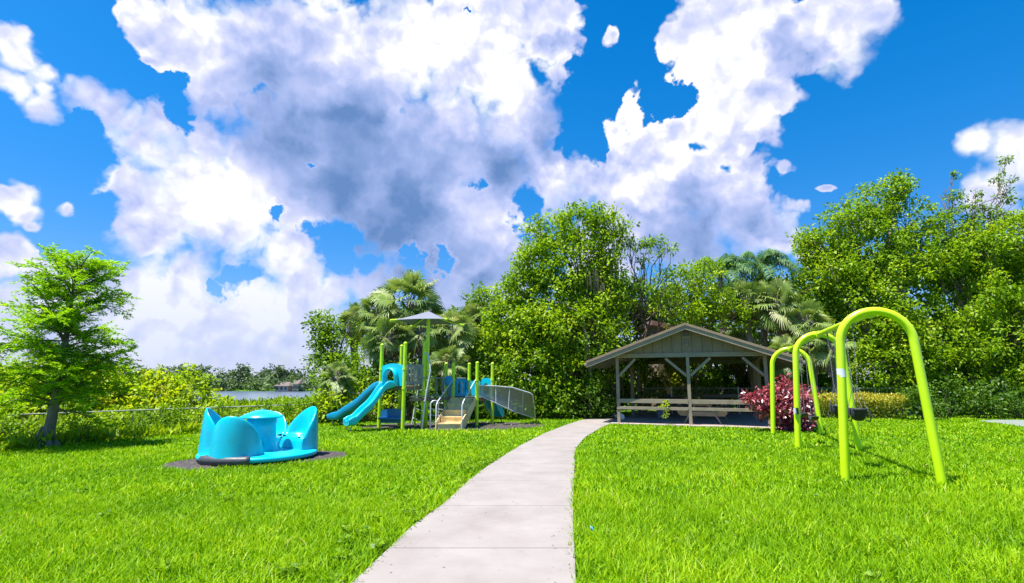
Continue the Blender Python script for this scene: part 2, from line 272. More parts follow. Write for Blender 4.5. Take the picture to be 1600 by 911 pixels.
# ---------------------------------------------------------------- mesh builder
def woff(o):
    v = Vector((0, 0, 0))
    while o: v += o.location; o = o.parent
    return v
def tag(o, label=None, cat=None, group=None, kind=None):
    for k, v in (('label', label), ('category', cat), ('group', group), ('kind', kind)):
        if v: o[k] = v
    return o
def thing(name, loc, label, cat, group=None):
    o = bpy.data.objects.new(name, None); col.objects.link(o); o.location = loc; o.empty_display_size = 0.2
    return tag(o, label, cat, group)
class MB:
    def __init__(s): s.v = []; s.f = []; s.sm = []; s.uv = {}
    def add(s, vs, fs, smooth=False):
        b = len(s.v); s.v += [tuple(v) for v in vs]; s.f += [tuple(i + b for i in f) for f in fs]; s.sm += [smooth] * len(fs); return s
    def box(s, c, size, ax=None):
        """c centre, size full sizes, ax three axes (Vectors)"""
        ax = ax or (Vector((1, 0, 0)), Vector((0, 1, 0)), Vector((0, 0, 1))); c = Vector(c)
        vs = [c + ax[0] * (size[0] / 2 * i) + ax[1] * (size[1] / 2 * j) + ax[2] * (size[2] / 2 * k) for i in (-1, 1) for j in (-1, 1) for k in (-1, 1)]
        return s.add(vs, [(0, 1, 3, 2), (4, 6, 7, 5), (0, 4, 5, 1), (2, 3, 7, 6), (0, 2, 6, 4), (1, 5, 7, 3)])
    def beam(s, a, b, w, h, up=Vector((0, 0, 1))):
        a = Vector(a); b = Vector(b); d = (b - a); L = d.length; d.normalize()
        x = d.cross(up)
        if x.length < 1e-4: x = Vector((1, 0, 0))
        x.normalize(); y = x.cross(d).normalized()
        return s.box((a + b) / 2, (L, w, h), (d, x, y))
    def prism(s, poly, d):
        n = len(poly); d = Vector(d); P = [Vector(p) for p in poly]
        return s.add(P + [p + d for p in P], [tuple(range(n))[::-1], tuple(range(n, 2 * n))] + [(i, (i + 1) % n, n + (i + 1) % n, n + i) for i in range(n)])
    def tube(s, pts, r, n=10, caps=True, closed=False):
        pts = [Vector(p) for p in pts]; m = len(pts); rs = r if isinstance(r, (list, tuple)) else [r] * m
        T = [((pts[(i + 1) % m] if closed or i < m - 1 else pts[i]) - (pts[i - 1] if closed or i > 0 else pts[i])).normalized() for i in range(m)]
        up = Vector((0, 0, 1)) if abs(T[0].z) < 0.9 else Vector((1, 0, 0))
        x = T[0].cross(up).normalized(); vs = []
        for i in range(m):
            x = (x - T[i] * x.dot(T[i])).normalized(); y = T[i].cross(x)
            for k in range(n):
                a = 2 * math.pi * k / n; vs.append(pts[i] + (x * math.cos(a) + y * math.sin(a)) * rs[i])
        fs = [(i * n + k, i * n + (k + 1) % n, ((i + 1) % m) * n + (k + 1) % n, ((i + 1) % m) * n + k) for i in range(m if closed else m - 1) for k in range(n)]
        s.add(vs, fs, True)
        if caps and not closed: s.add(vs[:n], [tuple(range(n))[::-1]]); s.add(vs[-n:], [tuple(range(n))])
        return s
    def lathe(s, prof, c, n=24, ax=None, smooth=True):
        c = Vector(c); m = len(prof); vs = []
        for (r, z) in prof:
            for k in range(n):
                a = 2 * math.pi * k / n; vs.append(c + Vector((r * math.cos(a), r * math.sin(a), z)))
        return s.add(vs, [(i * n + k, i * n + (k + 1) % n, (i + 1) * n + (k + 1) % n, (i + 1) * n + k) for i in range(m - 1) for k in range(n)], smooth)
    def grid(s, P, smooth=True, close_u=False):
        nu = len(P); nv = len(P[0]); vs = [p for row in P for p in row]
        return s.add(vs, [(i * nv + j, ((i + 1) % nu) * nv + j, ((i + 1) % nu) * nv + j + 1, i * nv + j + 1) for i in range(nu if close_u else nu - 1) for j in range(nv - 1)], smooth)
    def build(s, name, mat, parent=None, bevel=0, solid=0, subsurf=0, offset=0):
        me = bpy.data.meshes.new(name); o = Vector((0, 0, 0)) if parent is None else woff(parent)
        me.from_pydata([tuple(Vector(v) - o) for v in s.v], [], s.f); me.polygons.foreach_set('use_smooth', s.sm); me.update()
        me.materials.append(mat if not isinstance(mat, str) else Mt[mat])
        ob = bpy.data.objects.new(name, me); col.objects.link(ob); ob.parent = parent
        if solid: md = ob.modifiers.new('solid', 'SOLIDIFY'); md.thickness = solid; md.offset = offset
        if bevel: md = ob.modifiers.new('bevel', 'BEVEL'); md.width = bevel; md.segments = 2; md.limit_method = 'ANGLE'; md.angle_limit = R(50)
        if subsurf: md = ob.modifiers.new('sub', 'SUBSURF'); md.levels = subsurf; md.render_levels = subsurf
        return ob
def npmesh(name, V, nper, mat, parent=None, rnd=None, faces_per=None, smooth=False):
    """V (N, nper, 3): N small pieces of nper vertices; faces_per: face index tuples within a piece (all quads)"""
    N = len(V); off = np.array(woff(parent)) if parent else np.zeros(3)
    co = (V.reshape(-1, 3) - off).astype(np.float32); F = np.array(faces_per, dtype=np.int64)
    idx = (F[None] + (np.arange(N) * nper)[:, None, None]).reshape(-1).astype(np.int32); nf = N * len(F); k = F.shape[1]
    me = bpy.data.meshes.new(name); me.vertices.add(N * nper); me.vertices.foreach_set('co', co.ravel())
    me.loops.add(nf * k); me.loops.foreach_set('vertex_index', idx); me.polygons.add(nf)
    me.polygons.foreach_set('loop_start', np.arange(nf, dtype=np.int32) * k); me.polygons.foreach_set('loop_total', np.full(nf, k, dtype=np.int32))
    if smooth: me.polygons.foreach_set('use_smooth', np.ones(nf, dtype=bool))
    me.update(calc_edges=True)
    if rnd is not None:
        a = me.attributes.new('rnd', 'FLOAT', 'POINT'); a.data.foreach_set('value', np.repeat(rnd, nper).astype(np.float32))
    me.materials.append(Mt[mat] if isinstance(mat, str) else mat)
    ob = bpy.data.objects.new(name, me); col.objects.link(ob); ob.parent = parent; return ob
def unit(a): return a / np.maximum(np.linalg.norm(a, axis=-1, keepdims=True), 1e-9)
def leafquads(C, Dr, Nn, L, Wd, fold=0.25):
    """folded rhombus leaf"""
    S = unit(np.cross(Dr, Nn)); L = L[:, None]; Wd = Wd[:, None]
    up = unit(np.cross(S, Dr))
    a = C; b = C + Dr * L * 0.5 + S * Wd * 0.5 + up * Wd * fold; c = C + Dr * L - up * L * 0.12; d = C + Dr * L * 0.5 - S * Wd * 0.5 + up * Wd * fold
    return np.stack([a, b, c, d], 1)

# ================================================================ SETTING
EDGE = [G(-500, 800), G(0, 708), G(160, 690), G(310, 678), G(420, 667), G(520, 657), G(570, 651)]
EDGE.append(EDGE[-1] + Vector((2.5, 40, 0))); EDGE.append(EDGE[-1] + Vector((20, 400, 0)))
E2 = np.array([(p.x, p.y) for p in EDGE])
def sdist(X, Y):
    """signed distance outside (left of) the lawn edge, positive towards the lake"""
    best = np.full(X.shape, 1e9); sg = np.ones(X.shape)
    for (x0, y0), (x1, y1) in zip(E2[:-1], E2[1:]):
        dx, dy = x1 - x0, y1 - y0; t = np.clip(((X - x0) * dx + (Y - y0) * dy) / (dx * dx + dy * dy), 0, 1)
        d = np.hypot(X - x0 - t * dx, Y - y0 - t * dy); s = np.sign(dx * (Y - y0) - dy * (X - x0))
        m = d < best; best = np.where(m, d, best); sg = np.where(m, s, sg)
    return best * sg
def sstep(t): t = np.clip(t, 0, 1); return t * t * (3 - 2 * t)
FAR_Y = 210.0; WATER_Z = at(450, 612, FAR_Y).z
def ground_z(X, Y):
    X = np.asarray(X, float); Y = np.asarray(Y, float); d = sdist(X, Y)
    z = -0.5 * sstep(d / 2.4) - (abs(WATER_Z) + 0.2) * sstep((d - 3) / 30.0)
    return z + (1.6 - 0.0) * sstep((Y - FAR_Y) / 25) * (d > 3)
def gz(x, y): return float(ground_z(np.array([x]), np.array([y]))[0])
def sheet(name, xs, ys, mat):
    X, Y = np.meshgrid(xs, ys); Z = ground_z(X, Y); n, m = X.shape
    V = np.stack([X, Y, Z], -1).reshape(-1, 3)
    F = [(i * m + j, i * m + j + 1, (i + 1) * m + j + 1, (i + 1) * m + j) for i in range(n - 1) for j in range(m - 1)]
    me = bpy.data.meshes.new(name); me.from_pydata(V.tolist(), [], F); me.polygons.foreach_set('use_smooth', [True] * len(F)); me.materials.append(Mt[mat])
    ob = bpy.data.objects.new(name, me); col.objects.link(ob); return tag(ob, kind='structure')
k_ = np.linspace(-1, 1, 300); xs = np.sinh(k_ * 5.2) / math.sinh(5.2) * 2500
ys = np.sinh(np.linspace(-0.25, 1, 330) * 5.2) / math.sinh(5.2) * 3000 + 14
sheet('lawn_ground', xs, ys, 'soil')
wb = MB(); wb.add([(-1500, -300, WATER_Z), (400, -300, WATER_Z), (400, FAR_Y + 60, WATER_Z), (-1500, FAR_Y + 60, WATER_Z)], [(0, 1, 2, 3)])
tag(wb.build('lake_water', 'water'), kind='structure')

# ---- concrete path in slabs
LE = [(400,1060),(556,911),(607,862),(643,826.5),(694,790),(733,753),(761.5,731),(795,709),(815,697),(851,678.5),(885,665),(905,658.5),(931,651.5),(962,648.5)]
RE = [(905,1060),(900,911),(898,862),(896,826.5),(896,790),(897,753),(898,731),(898,711),(900,702),(915,684),(931,674.5),(945,667),(958,661),(975,655)]
LP = [G(*p) for p in LE]; RP = [G(*p) for p in RE]
def along(P, q):
    y = q
    for a, b in zip(P[:-1], P[1:]):
        if a.y <= y <= b.y: return a.lerp(b, (y - a.y) / (b.y - a.y))
    return P[0] if y < P[0].y else P[-1]
pth = MB(); TOP = 0.035; GAP = 0.008
joints = [G(800, 862).y + 1.72 * k for k in range(-3, 8)]
rows = [LP[0].y + 0.01] + [j for j in joints if j > LP[0].y]
def slab(mb, poly, z0, z1):
    n = len(poly); mb.add([(p.x, p.y, z1) for p in poly] + [(p.x, p.y, z0) for p in poly], [tuple(range(n))] + [(i, n + i, n + (i + 1) % n, (i + 1) % n) for i in range(n)])
def strip_poly(ya, yb):
    steps = max(2, int((yb - ya) / 0.3)); ysq = [ya + (yb - ya) * i / steps for i in range(steps + 1)]
    return [along(RP, y) for y in ysq] , [along(LP, y) for y in ysq]
YEND = 14.6
rows = [r for r in rows if r < YEND - 1] + [YEND]
for a, b in zip(rows[:-1], rows[1:]):
    r_, l_ = strip_poly(a + GAP, b - GAP); slab(pth, r_ + l_[::-1], -0.02, TOP)
# the bend towards the pavilion, in three wedge slabs
Lc = [along(LP, YEND), G(851,678.5), G(885,665), G(905,658.5), G(931,651.5), G(962,648.5)]
Rc = [along(RP, YEND), G(915,684), G(931,674.5), G(945,667), G(958,661), G(982,655)]
for i in range(5):
    a0, a1, b0, b1 = Lc[i], Lc[i+1], Rc[i], Rc[i+1]; e = 0.008
    slab(pth, [b0.lerp(b1, e), b1.lerp(b0, e if i < 4 else 0), a1.lerp(a0, e if i < 4 else 0), a0.lerp(a1, e)], -0.02, TOP)
tag(pth.build('path', 'concrete', bevel=0.006), kind='structure')
pj = MB(); r_, l_ = strip_poly(rows[0], YEND); pl_ = r_ + Rc[1:] + Lc[1:][::-1] + l_[::-1]
cen_ = None
slab(pj, pl_, -0.03, 0.012); tag(pj.build('path_base', surf('joint_dirt', (0.10, 0.085, 0.07), 0.3, 30, 0.95)), kind='structure')
PATH_POLY = [(p.x, p.y) for p in pl_]
q = [G(1528, 658.5), G(1560, 657), G(1620, 657.5), G(1900, 661), G(1900, 678), G(1660, 672), G(1600, 668), G(1560, 662.5)]
pr = MB(); slab(pr, q[::-1], -0.02, 0.03); tag(pr.build('concrete_pad', surf('pale_pad', (0.19, 0.215, 0.19), 0.08, 2, 0.85)), kind='structure')
PAD_POLY = [(p.x, p.y) for p in q]

r = np.random.default_rng(66); n = 450; Y_ = 2.2 + 12 * r.random(n) ** 1.4; sd2 = r.random(n); tt_ = np.where(r.random(n) < .75, np.where(r.random(n) < .5, r.beta(1, 9, n), 1 - r.beta(1, 9, n)), sd2)
P_ = np.array([tuple(along(LP, y).lerp(along(RP, y), t)) for y, t in zip(Y_, tt_)]); P_[:, 2] = TOP + .004
DN = unit(np.stack([r.normal(size=n), r.normal(size=n), r.normal(size=n) * .08], -1)); ln_ = r.uniform(.01, .045, n)
LITTER = (P_, DN, ln_, r)
# ---- mulch beds
def blob_bed(name, cx, cy, rx, ry, rot=0, seed=0, h=0.03, n=90):
    r = np.random.default_rng(seed); mb = MB(); ph = r.uniform(0, 6.28, 4); out = []
    rings = 10; vs = []; 
    for i in range(rings + 1):
        for k in range(n):
            a = 2 * math.pi * k / n; w = 1 + sum(0.035 / (j + 1) * math.sin((3 + 4 * j) * a + ph[j]) for j in range(4)) + r.normal(0, 0.008)
            t = i / rings; x, y = rx * w * t * math.cos(a), ry * w * t * math.sin(a)
            X = cx + x * math.cos(rot) - y * math.sin(rot); Y = cy + x * math.sin(rot) + y * math.cos(rot)
            vs.append((X, Y, h * (1 - t ** 3) + 0.006 + r.normal(0, 0.008) * (i < rings)))
            if i == rings: out.append((X, Y))
    mb.add(vs, [(i * n + k, i * n + (k + 1) % n, (i + 1) * n + (k + 1) % n, (i + 1) * n + k) for i in range(rings) for k in range(n)], True)
    tag(mb.build(name, 'mulch'), kind='structure'); return out
ML, MR = G(250, 728), G(543, 708)
SPC = (ML + MR) / 2; SPR = (MR - ML).length / 2
BED1 = blob_bed('mulch_bed', SPC.x, SPC.y, SPR * 0.98, SPR * 0.64, math.atan2(MR.y - ML.y, MR.x - ML.x), 1)

# ---- frame of the playground: u runs to the left-back, v to the right-back
PS = CAM_H / 1.4
U = Vector((-0.86, 0.51, 0)).normalized(); V_ = Vector((-U.y, U.x, 0)) * -1
V_ = Vector((0.51, 0.86, 0)).normalized(); Z = Vector((0, 0, 1))
PB = G(629, 672.5); PI_ = G(744.8, 667)
mid = (PB + PI_) / 2 + V_ * 1.1
BED2 = blob_bed('mulch_bed', mid.x - 0.1, mid.y + 0.1, 3.3, 1.75, math.radians(8), 5)

# ---- pavilion floor
FL, FR0 = G(965, 662.5), G(1207, 669.5)
PW = (FR0 - FL).normalized(); PN = Vector((-PW.y, PW.x, 0)); PWID = (FR0 - FL).length; PDEP = 8.2
FRr = FL + PW * PWID
sl = MB(); sl.box(FL + PW * PWID / 2 + PN * (PDEP / 2) + Vector((0, 0, 0.0)), (PWID + 0.5, PDEP + 0.5, 0.10), (PW, PN, Z))
def pav(a, b, z=0.0): return FL + PW * a + PN * b + Vector((0, 0, z))
PAV_POLY = [tuple(pav(a, b)[:2]) for a, b in ((-.25, -.25), (PWID + .25, -.25), (PWID + .25, PDEP + .25), (-.25, PDEP + .25))]

# ---- grass
def inpoly(X, Y, poly):
    c = np.zeros(X.shape, bool); n = len(poly)
    for i in range(n):
        x0, y0 = poly[i]; x1, y1 = poly[(i + 1) % n]
        if y0 == y1: continue
        c ^= ((y0 > Y) != (y1 > Y)) & (X < (x1 - x0) * (Y - y0) / (y1 - y0) + x0)
    return c
def vnoise(X, Y, s, seed):
    r = np.random.default_rng(seed); T = r.random((64, 64)); x = X * s; y = Y * s
    xi = np.floor(x).astype(int); yi = np.floor(y).astype(int); fx = x - xi; fy = y - yi
    fx = fx * fx * (3 - 2 * fx); fy = fy * fy * (3 - 2 * fy)
    q = lambda a, b: T[a % 64, b % 64]
    return (q(xi, yi) * (1 - fx) + q(xi + 1, yi) * fx) * (1 - fy) + (q(xi, yi + 1) * (1 - fx) + q(xi + 1, yi + 1) * fx) * fy
def blades(xmin, xmax, y0, y1, dens, hgt, wid, seed):
    r = np.random.default_rng(seed); A = (y1 ** 2 - y0 ** 2) * 1.40; N = int(A * dens)
    Y = np.sqrt(r.uniform(y0 ** 2, y1 ** 2, N)); X = r.uniform(-1.40, 1.40, N) * Y
    ok = (sdist(X, Y) < 0.15)
    for P in (PATH_POLY, PAD_POLY, PAV_POLY): ok &= ~inpoly(X + r.normal(0, .022, N), Y + r.normal(0, .02, N), P)
    ok &= ~inpoly(X, Y, BED1) | (r.random(N) < 0.012); ok &= ~inpoly(X, Y, BED2) | (r.random(N) < 0.10)
    nz = vnoise(X, Y, 0.9, 3) * 0.6 + vnoise(X, Y, 3.1, 4) * 0.4
    ok &= r.random(N) < 0.55 + nz * 0.8
    X, Y, nz = X[ok], Y[ok], nz[ok]; N = len(X)
    tall = 1.0 + 0.5 * (X > 0.8) * np.clip(1.6 - Y / 9, 0, 1)
    H = hgt * tall * r.uniform(0.5, 1.25, N) * (0.65 + 0.7 * nz); Wd = wid * r.uniform(0.6, 1.3, N)
    a = r.uniform(0, 2 * np.pi, N); lean = r.uniform(0.15, 1.1, N); b = a + r.normal(0, 0.5, N) + np.pi / 2
    base = np.stack([X, Y, ground_z(X, Y) - 0.005], -1); Ld = np.stack([np.cos(a), np.sin(a), np.zeros(N)], -1); Sd = np.stack([np.cos(b), np.sin(b), np.zeros(N)], -1)
    def p(t, w): 
        c = base + Ld * (H * lean * t ** 1.8)[:, None]; c[:, 2] += H * (t - 0.28 * lean * t * t)
        return c - Sd * (Wd * w / 2)[:, None], c + Sd * (Wd * w / 2)[:, None]
    p0 = p(0, 0.8); p1 = p(0.5, 1.0); p2 = p(1.0, 0.12)
    V = np.stack([p0[0], p0[1], p1[0], p1[1], p2[0], p2[1]], 1)
    rn = np.clip(r.beta(2, 2.2, N) * 0.8 + (nz - 0.5) * 0.45 + (r.random(N) < 0.03) * 0.5, 0, 1)
    return V, rn
parts = [blades(0, 0, 1.9, 4.2, 5200, 0.10, 0.0075, 11), blades(0, 0, 4.2, 7.5, 2600, 0.095, 0.010, 12), blades(0, 0, 7.5, 13, 900, 0.09, 0.017, 13), blades(0, 0, 13, 28, 240, 0.085, 0.034, 14)]
GV = np.concatenate([p[0] for p in parts]); GR = np.concatenate([p[1] for p in parts])
tag(npmesh('grass', GV, 6, 'grass', rnd=GR, faces_per=[(0, 1, 3, 2), (2, 3, 5, 4)]), 'bright green uncut lawn grass on both sides of the path', 'grass', kind='stuff')
print('grass blades', len(GV))

P_, DN, ln_, r = LITTER
tag(npmesh('grass_clippings', leafquads(P_, DN, np.tile([0, 0, 1.0], (len(P_), 1)), ln_, ln_ * .28, .3), 4, 'clip', None, r.random(len(P_)), [(0, 1, 2, 3)]), 'dry grass clippings and leaf bits scattered on the concrete path', 'clippings', kind='stuff')
# ================================================================ PAVILION
zb = at(965, 553, FL.y).z                      # top of the tie beam
cx = PWID / 2; yc = pav(cx, -0.35).y
zpk = at(1076.5, 507, yc).z
OH = 1.0; slope = math.tan(R(20.2)); FO = 0.42
pv = thing('picnic_pavilion', pav(cx, PDEP / 2), 'olive grey open timber pavilion with gabled roof beside the path', 'pavilion')
sl.build('floor_slab', 'slab', pv, bevel=0.01)
def roof_z(a): return zpk - abs(a - cx) * slope
th = 0.09
for sgn in (-1, 1):
    m = MB(); e = cx + sgn * (cx + OH)
    P = [pav(cx, -FO, zpk), pav(e, -FO, roof_z(e)), pav(e, -FO, roof_z(e) - th), pav(cx, -FO, zpk - th)]
    m.prism(P, PN * (PDEP + 2 * FO)); m.build('roof', 'shingle', pv)
    m = MB(); P = [pav(cx + sgn * 0.002, -FO + 0.04, zpk - th - 0.004), pav(e - sgn * 0.02, -FO + 0.04, roof_z(e) - th - 0.004), pav(e - sgn * 0.02, -FO + 0.04, roof_z(e) - th - 0.03), pav(cx + sgn * 0.002, -FO + 0.04, zpk - th - 0.03)]
    m.prism(P, PN * (PDEP + 2 * FO - 0.08)); m.build('roof_boards', 'underroof', pv)
    for b, nm in ((-FO - 0.04, 'front'), (PDEP + FO, 'back')):
        m = MB(); P = [pav(cx, b, zpk + 0.03), pav(e + sgn * .03, b, roof_z(e) + 0.03), pav(e + sgn * .03, b, roof_z(e) - 0.19), pav(cx, b, zpk - 0.19)]
        m.prism(P, PN * 0.04); m.build('fascia', 'trim', pv, bevel=0.005)
        m = MB(); P = [pav(cx, b - 0.03, zpk + 0.05), pav(e + sgn * .05, b - 0.03, roof_z(e) + 0.05), pav(e + sgn * .05, b - 0.03, roof_z(e) - 0.04), pav(cx, b - 0.03, zpk - 0.04)]
        if nm == 'front': m.prism(P, PN * 0.027); m.build('drip_board', 'wood', pv, bevel=0.004)
    # gutter along the eave
    m = MB(); m.beam(pav(e + sgn * .075, -FO + .02, roof_z(e) - 0.08), pav(e + sgn * .075, PDEP + FO, roof_z(e) - 0.08), 0.10, 0.11); m.build('gutter', 'trim', pv, bevel=0.02)
    # rafters
    for i in range(9):
        m = MB(); b = 0.35 + i * (PDEP - 0.4) / 8
        P = [pav(cx + sgn * .01, b, zpk - th - 0.035), pav(e - sgn * .05, b, roof_z(e) - th - 0.035), pav(e - sgn * .05, b, roof_z(e) - 0.22), pav(cx + sgn * .01, b, zpk - 0.25)]
        m.prism(P, PN * 0.045); m.build('rafter', 'underroof', pv)
# gable wall with grooved boards (front and back)
for b, nm in ((0.0, 'front'), (PDEP - 0.05, 'back')):
    nb = 15; bw = PWID / nb
    m = MB()
    for i in range(nb):
        a0, a1 = i * bw + 0.008, (i + 1) * bw - 0.008
        pts = [pav(a0, b, zb), pav(a1, b, zb), pav(a1, b, roof_z(a1) - th - .04)] + ([pav(cx, b, roof_z(cx) - th - .04)] if a0 < cx < a1 else []) + [pav(a0, b, roof_z(a0) - th - .04)]
        m.prism(pts, PN * 0.04)
    m.build('gable_boards', 'wood', pv)
    m = MB(); m.prism([pav(0, b + .025, zb), pav(PWID, b + .025, zb), pav(cx, b + .025, roof_z(cx) - th - .05)], PN * 0.012); m.build('gable_backing', 'underroof', pv)
    m = MB(); m.beam(pav(-0.08, b + .01, zb - 0.08), pav(PWID + 0.08, b + .01, zb - 0.08), 0.09, 0.16); m.build('tie_beam', 'trim', pv, bevel=0.006)
vz = at(1077, 524, FL.y).z
lv = MB(); lv.box(pav(cx, -0.03, vz), (0.34, 0.04, 0.34), (PW, PN, Z)); lv = lv.build('vent', 'trim', pv, bevel=0.006)
m = MB(); m.box(pav(cx, -0.054, vz), (0.25, 0.012, 0.25), (PW, PN, Z)); m.build('opening', 'dark_glass', lv)  # dark plate painted in for the shade behind the louvres
m = MB()
for i in range(7):
    m.box(pav(cx, -0.07, vz - 0.11 + i * 0.036), (0.25, 0.026, 0.008), (PW, (PN + Z * 0.9).normalized(), (Z - PN * 0.9).normalized()))
m.build('louvres', 'wood', lv)
lz = at(1077, 540, FL.y).z
m = MB(); m.box(pav(cx, -0.035, lz + 0.06), (0.11, 0.05, 0.11), (PW, PN, Z)); lamp = m.build('lamp', 'trim', pv, bevel=0.01)
m = MB(); m.lathe([(0.02, 0.05), (0.045, 0.02), (0.05, -0.05), (0.03, -0.08), (0.0, -0.085)], pav(cx, -0.10, lz), 12); m.build('lamp_globe', 'trim', lamp)
# posts with knee braces
def post(a, b, w=0.115, ztop=None):
    m = MB(); m.box(pav(a, b, (ztop or zb - 0.16) / 2 + 0.02), (w, w, (ztop or zb - 0.16) - 0.04), (PW, PN, Z)); return m.build('post', 'trim' if b < .1 else 'wood', pv, bevel=0.008)
for a in (0.06, cx, PWID - 0.06):
    post(a, 0.03)
    if a == 0.06: continue
    post(a, PDEP - 0.06) if a != cx else post(a, PDEP - .06)
post(0.06, PDEP - 0.06)
for b in (3.7, 5.8): post(0.06, b, 0.15); post(PWID - 0.06, b, 0.15)
for a in (0.06, PWID - 0.06):
    m = MB(); m.beam(pav(a, 0.08, zb - 0.08), pav(a, PDEP - 0.1, zb - 0.08), 0.09, 0.18); m.build('side_beam', 'wood', pv, bevel=0.006)
def brace(a0, a1, b=0.03):
    m = MB(); m.beam(pav(a0, b, zb - 0.85), pav(a1, b, zb - 0.20), 0.05, 0.095); m.build('brace', 'trim', pv, bevel=0.005)
for b in (0.03,):
    brace(0.1, 0.74, b); brace(cx - 0.05, cx - 0.78, b); brace(cx + 0.05, cx + 0.78, b); brace(PWID - 0.1, PWID - 0.78, b)
for b in (PDEP - .06,): brace(cx - 0.05, cx - 0.78, b); brace(cx + 0.05, cx + 0.78, b)
zr1 = at(1000, 626, FL.y).z; zr0 = at(1000, 637, FL.y).z
for b in (-0.05, PDEP + 0.02):
    for s0, s1 in ((0.0, cx - 0.062), (cx + 0.062, PWID)):
        for zz, h in ((zr1, 0.15), (zr0, 0.11)):
            m = MB(); m.beam(pav(s0, b + .02, zz), pav(s1, b + .02, zz), 0.04, h); m.build('rail', 'trim', pv, bevel=0.005)
# bits at the foot of the left front post
m = MB(); m.tube([G(972, 657) + Vector((-.02, 0, .14)), G(966, 655) + Vector((0, .5, .14))], 0.13, 16); t_ = m.build('white_bucket', 'white'); tag(t_, 'white plastic bucket lying on its side by the left pavilion post', 'bucket')

def picnic_table(a, b, label, rot=0.0):
    t = thing('picnic_table', pav(a, b, 0.05), label, 'picnic table', 'picnic tables under the pavilion roof')
    ux = (PW * math.cos(rot) + PN * math.sin(rot)); uy = Vector((-ux.y, ux.x, 0)); c = pav(a, b, 0.05); L = 2.3
    ax = (ux, uy, Z)
    m = MB()
    for i in range(5): m.box(c + uy * (-0.30 + i * 0.15) + Z * 0.76, (L, 0.135, 0.04), ax)
    m.build('tabletop', 'table', t, bevel=0.004)
    for s in (-1, 1):
        m = MB()
        for i in range(2): m.box(c + uy * (s * (0.64 + i * 0.15)) + Z * 0.45, (L, 0.135, 0.04), ax)
        m.build('bench_seat', 'table', t, bevel=0.004)
        m = MB(); m.prism([c + ux * (s * 0.95 - .022) + uy * y_ + Z * z_ for y_, z_ in ((-.86, .43), (-.86, .36), (-.76, .27), (.76, .27), (.86, .36), (.86, .43))], ux * .045); m.build('cross_bar', 'table', t)
        m = MB(); m.box(c + ux * (s * 0.95) + Z * 0.695, (0.045, 0.72, 0.09), ax); m.build('top_cleat', 'table', t)
        for q in (-1, 1):
            m = MB(); m.beam(c + ux * (s * 1.0) + uy * (q * 0.20) + Z * 0.74, c + ux * (s * 1.0) + uy * (q * 0.64), 0.045, 0.10, ux); m.build('leg', 'table', t, bevel=0.004)
    return t
c_ = G(1100, 658); 
qa = (c_ - FL).dot(PW)
picnic_table(qa, 1.6, 'wooden picnic table seen end on, right behind the front rail of the pavilion', math.pi / 2)
picnic_table(qa + 0.2, 4.3, 'wooden picnic table in the middle row behind the front one', math.pi / 2 + .03)
picnic_table(1.75, 5.2, 'wooden picnic table in the back left corner of the pavilion', math.pi / 2 - .03)
bn = thing('storage_bin', pav(1.35, 3.2, 0.05), 'small purple grey lidded bin on the pavilion floor near the left side', 'bin')
c0 = pav(1.35, 3.2, 0.05); m = MB(); m.prism([c0 + Vector((-.22, -.15, 0)), c0 + Vector((.22, -.15, 0)), c0 + Vector((.22, .15, 0)), c0 + Vector((-.22, .15, 0))], (0, 0, 0.30)); m.build('body', 'hatch', bn, bevel=0.03)
m = MB(); m.prism([c0 + Vector((-.24, -.17, .303)), c0 + Vector((.24, -.17, .303)), c0 + Vector((.24, .17, .303)), c0 + Vector((-.24, .17, .303))], (0, 0, 0.05)); m.build('lid', 'hatch', bn, bevel=0.02)

# ================================================================ SWING SET
def arch_pts(fl, fr, h, r=None, lean=0.0):
    w = (fr - fl); L = w.length; w.normalize(); inset = 0.10 * L; R_ = L / 2 - inset
    pts = [fl + Vector((0, 0, -0.05))]
    cz = h - R_ * 1.0
    for i in range(1, 7): t = i / 7; pts.append(fl + w * (inset * t) + Z * (cz * t))
    for i in range(0, 21):
        a = math.pi - math.pi * i / 20; pts.append(fl + w * (L / 2 + R_ * math.cos(a)) + Z * (cz + R_ * math.sin(a)))
    for i in range(6, 0, -1): t = i / 7; pts.append(fr - w * (inset * t) + Z * (cz * t))
    pts.append(fr + Vector((0, 0, -0.05))); return pts
A1 = (G(1321, 751), G(1473, 759)); A2 = (G(1247, 703), G(1343, 705)); A3 = (G(1208, 677), G(1284, 680))
m1c, m2c, m3c = [(a + b) / 2 for a, b in (A1, A2, A3)]
h1 = at(1382, 486, m1c.y).z; h2 = at(1290, 522, m2c.y).z; h3 = at(1246, 545, m3c.y).z
HA = (h1 + h2) / 2
print('arch heights', h1, h2, h3, 'widths', (A1[1]-A1[0]).length, (A2[1]-A2[0]).length, (A3[1]-A3[0]).length)
sw = thing('swing_frame', m2c, 'lime green swing frame of three tube arches joined by top beams', 'swing frame')
AR = [h1, h2, h3]
for (fl, fr), hh in zip((A1, A2, A3), AR):
    m = MB(); m.tube(arch_pts(fl, fr, hh - 0.0), 0.068, 16); m.build('arch', 'lime', sw)
tops = [c + Z * (h - 0.02) for c, h in zip((m1c, m2c, m3c), AR)]
for a, b in ((0, 1), (1, 2)):
    pa, pb = tops[a], tops[b]; d = (pb - pa).normalized()
    m = MB(); m.tube([pa, pb], 0.058, 16); m.build('top_beam', 'lime', sw)
    for P, s in ((pa, 1), (pb, -1)):
        m = MB(); m.tube([P + d * (s * 0.05), P + d * (s * 0.22)], 0.082, 16); m.build('clamp_collar', 'lime_dark', sw, bevel=0.008)
m = MB(); 
def on_leg(fl, fr, h, t, side=0): 
    P = arch_pts(fl, fr, h); return P[2].lerp(P[6], t)
p_ = on_leg(*A1, h1, 0.86); m.tube([p_ - Z * .07, p_ + Z * .07], 0.0695, 16, caps=False); m.build('sticker', 'white', sw)
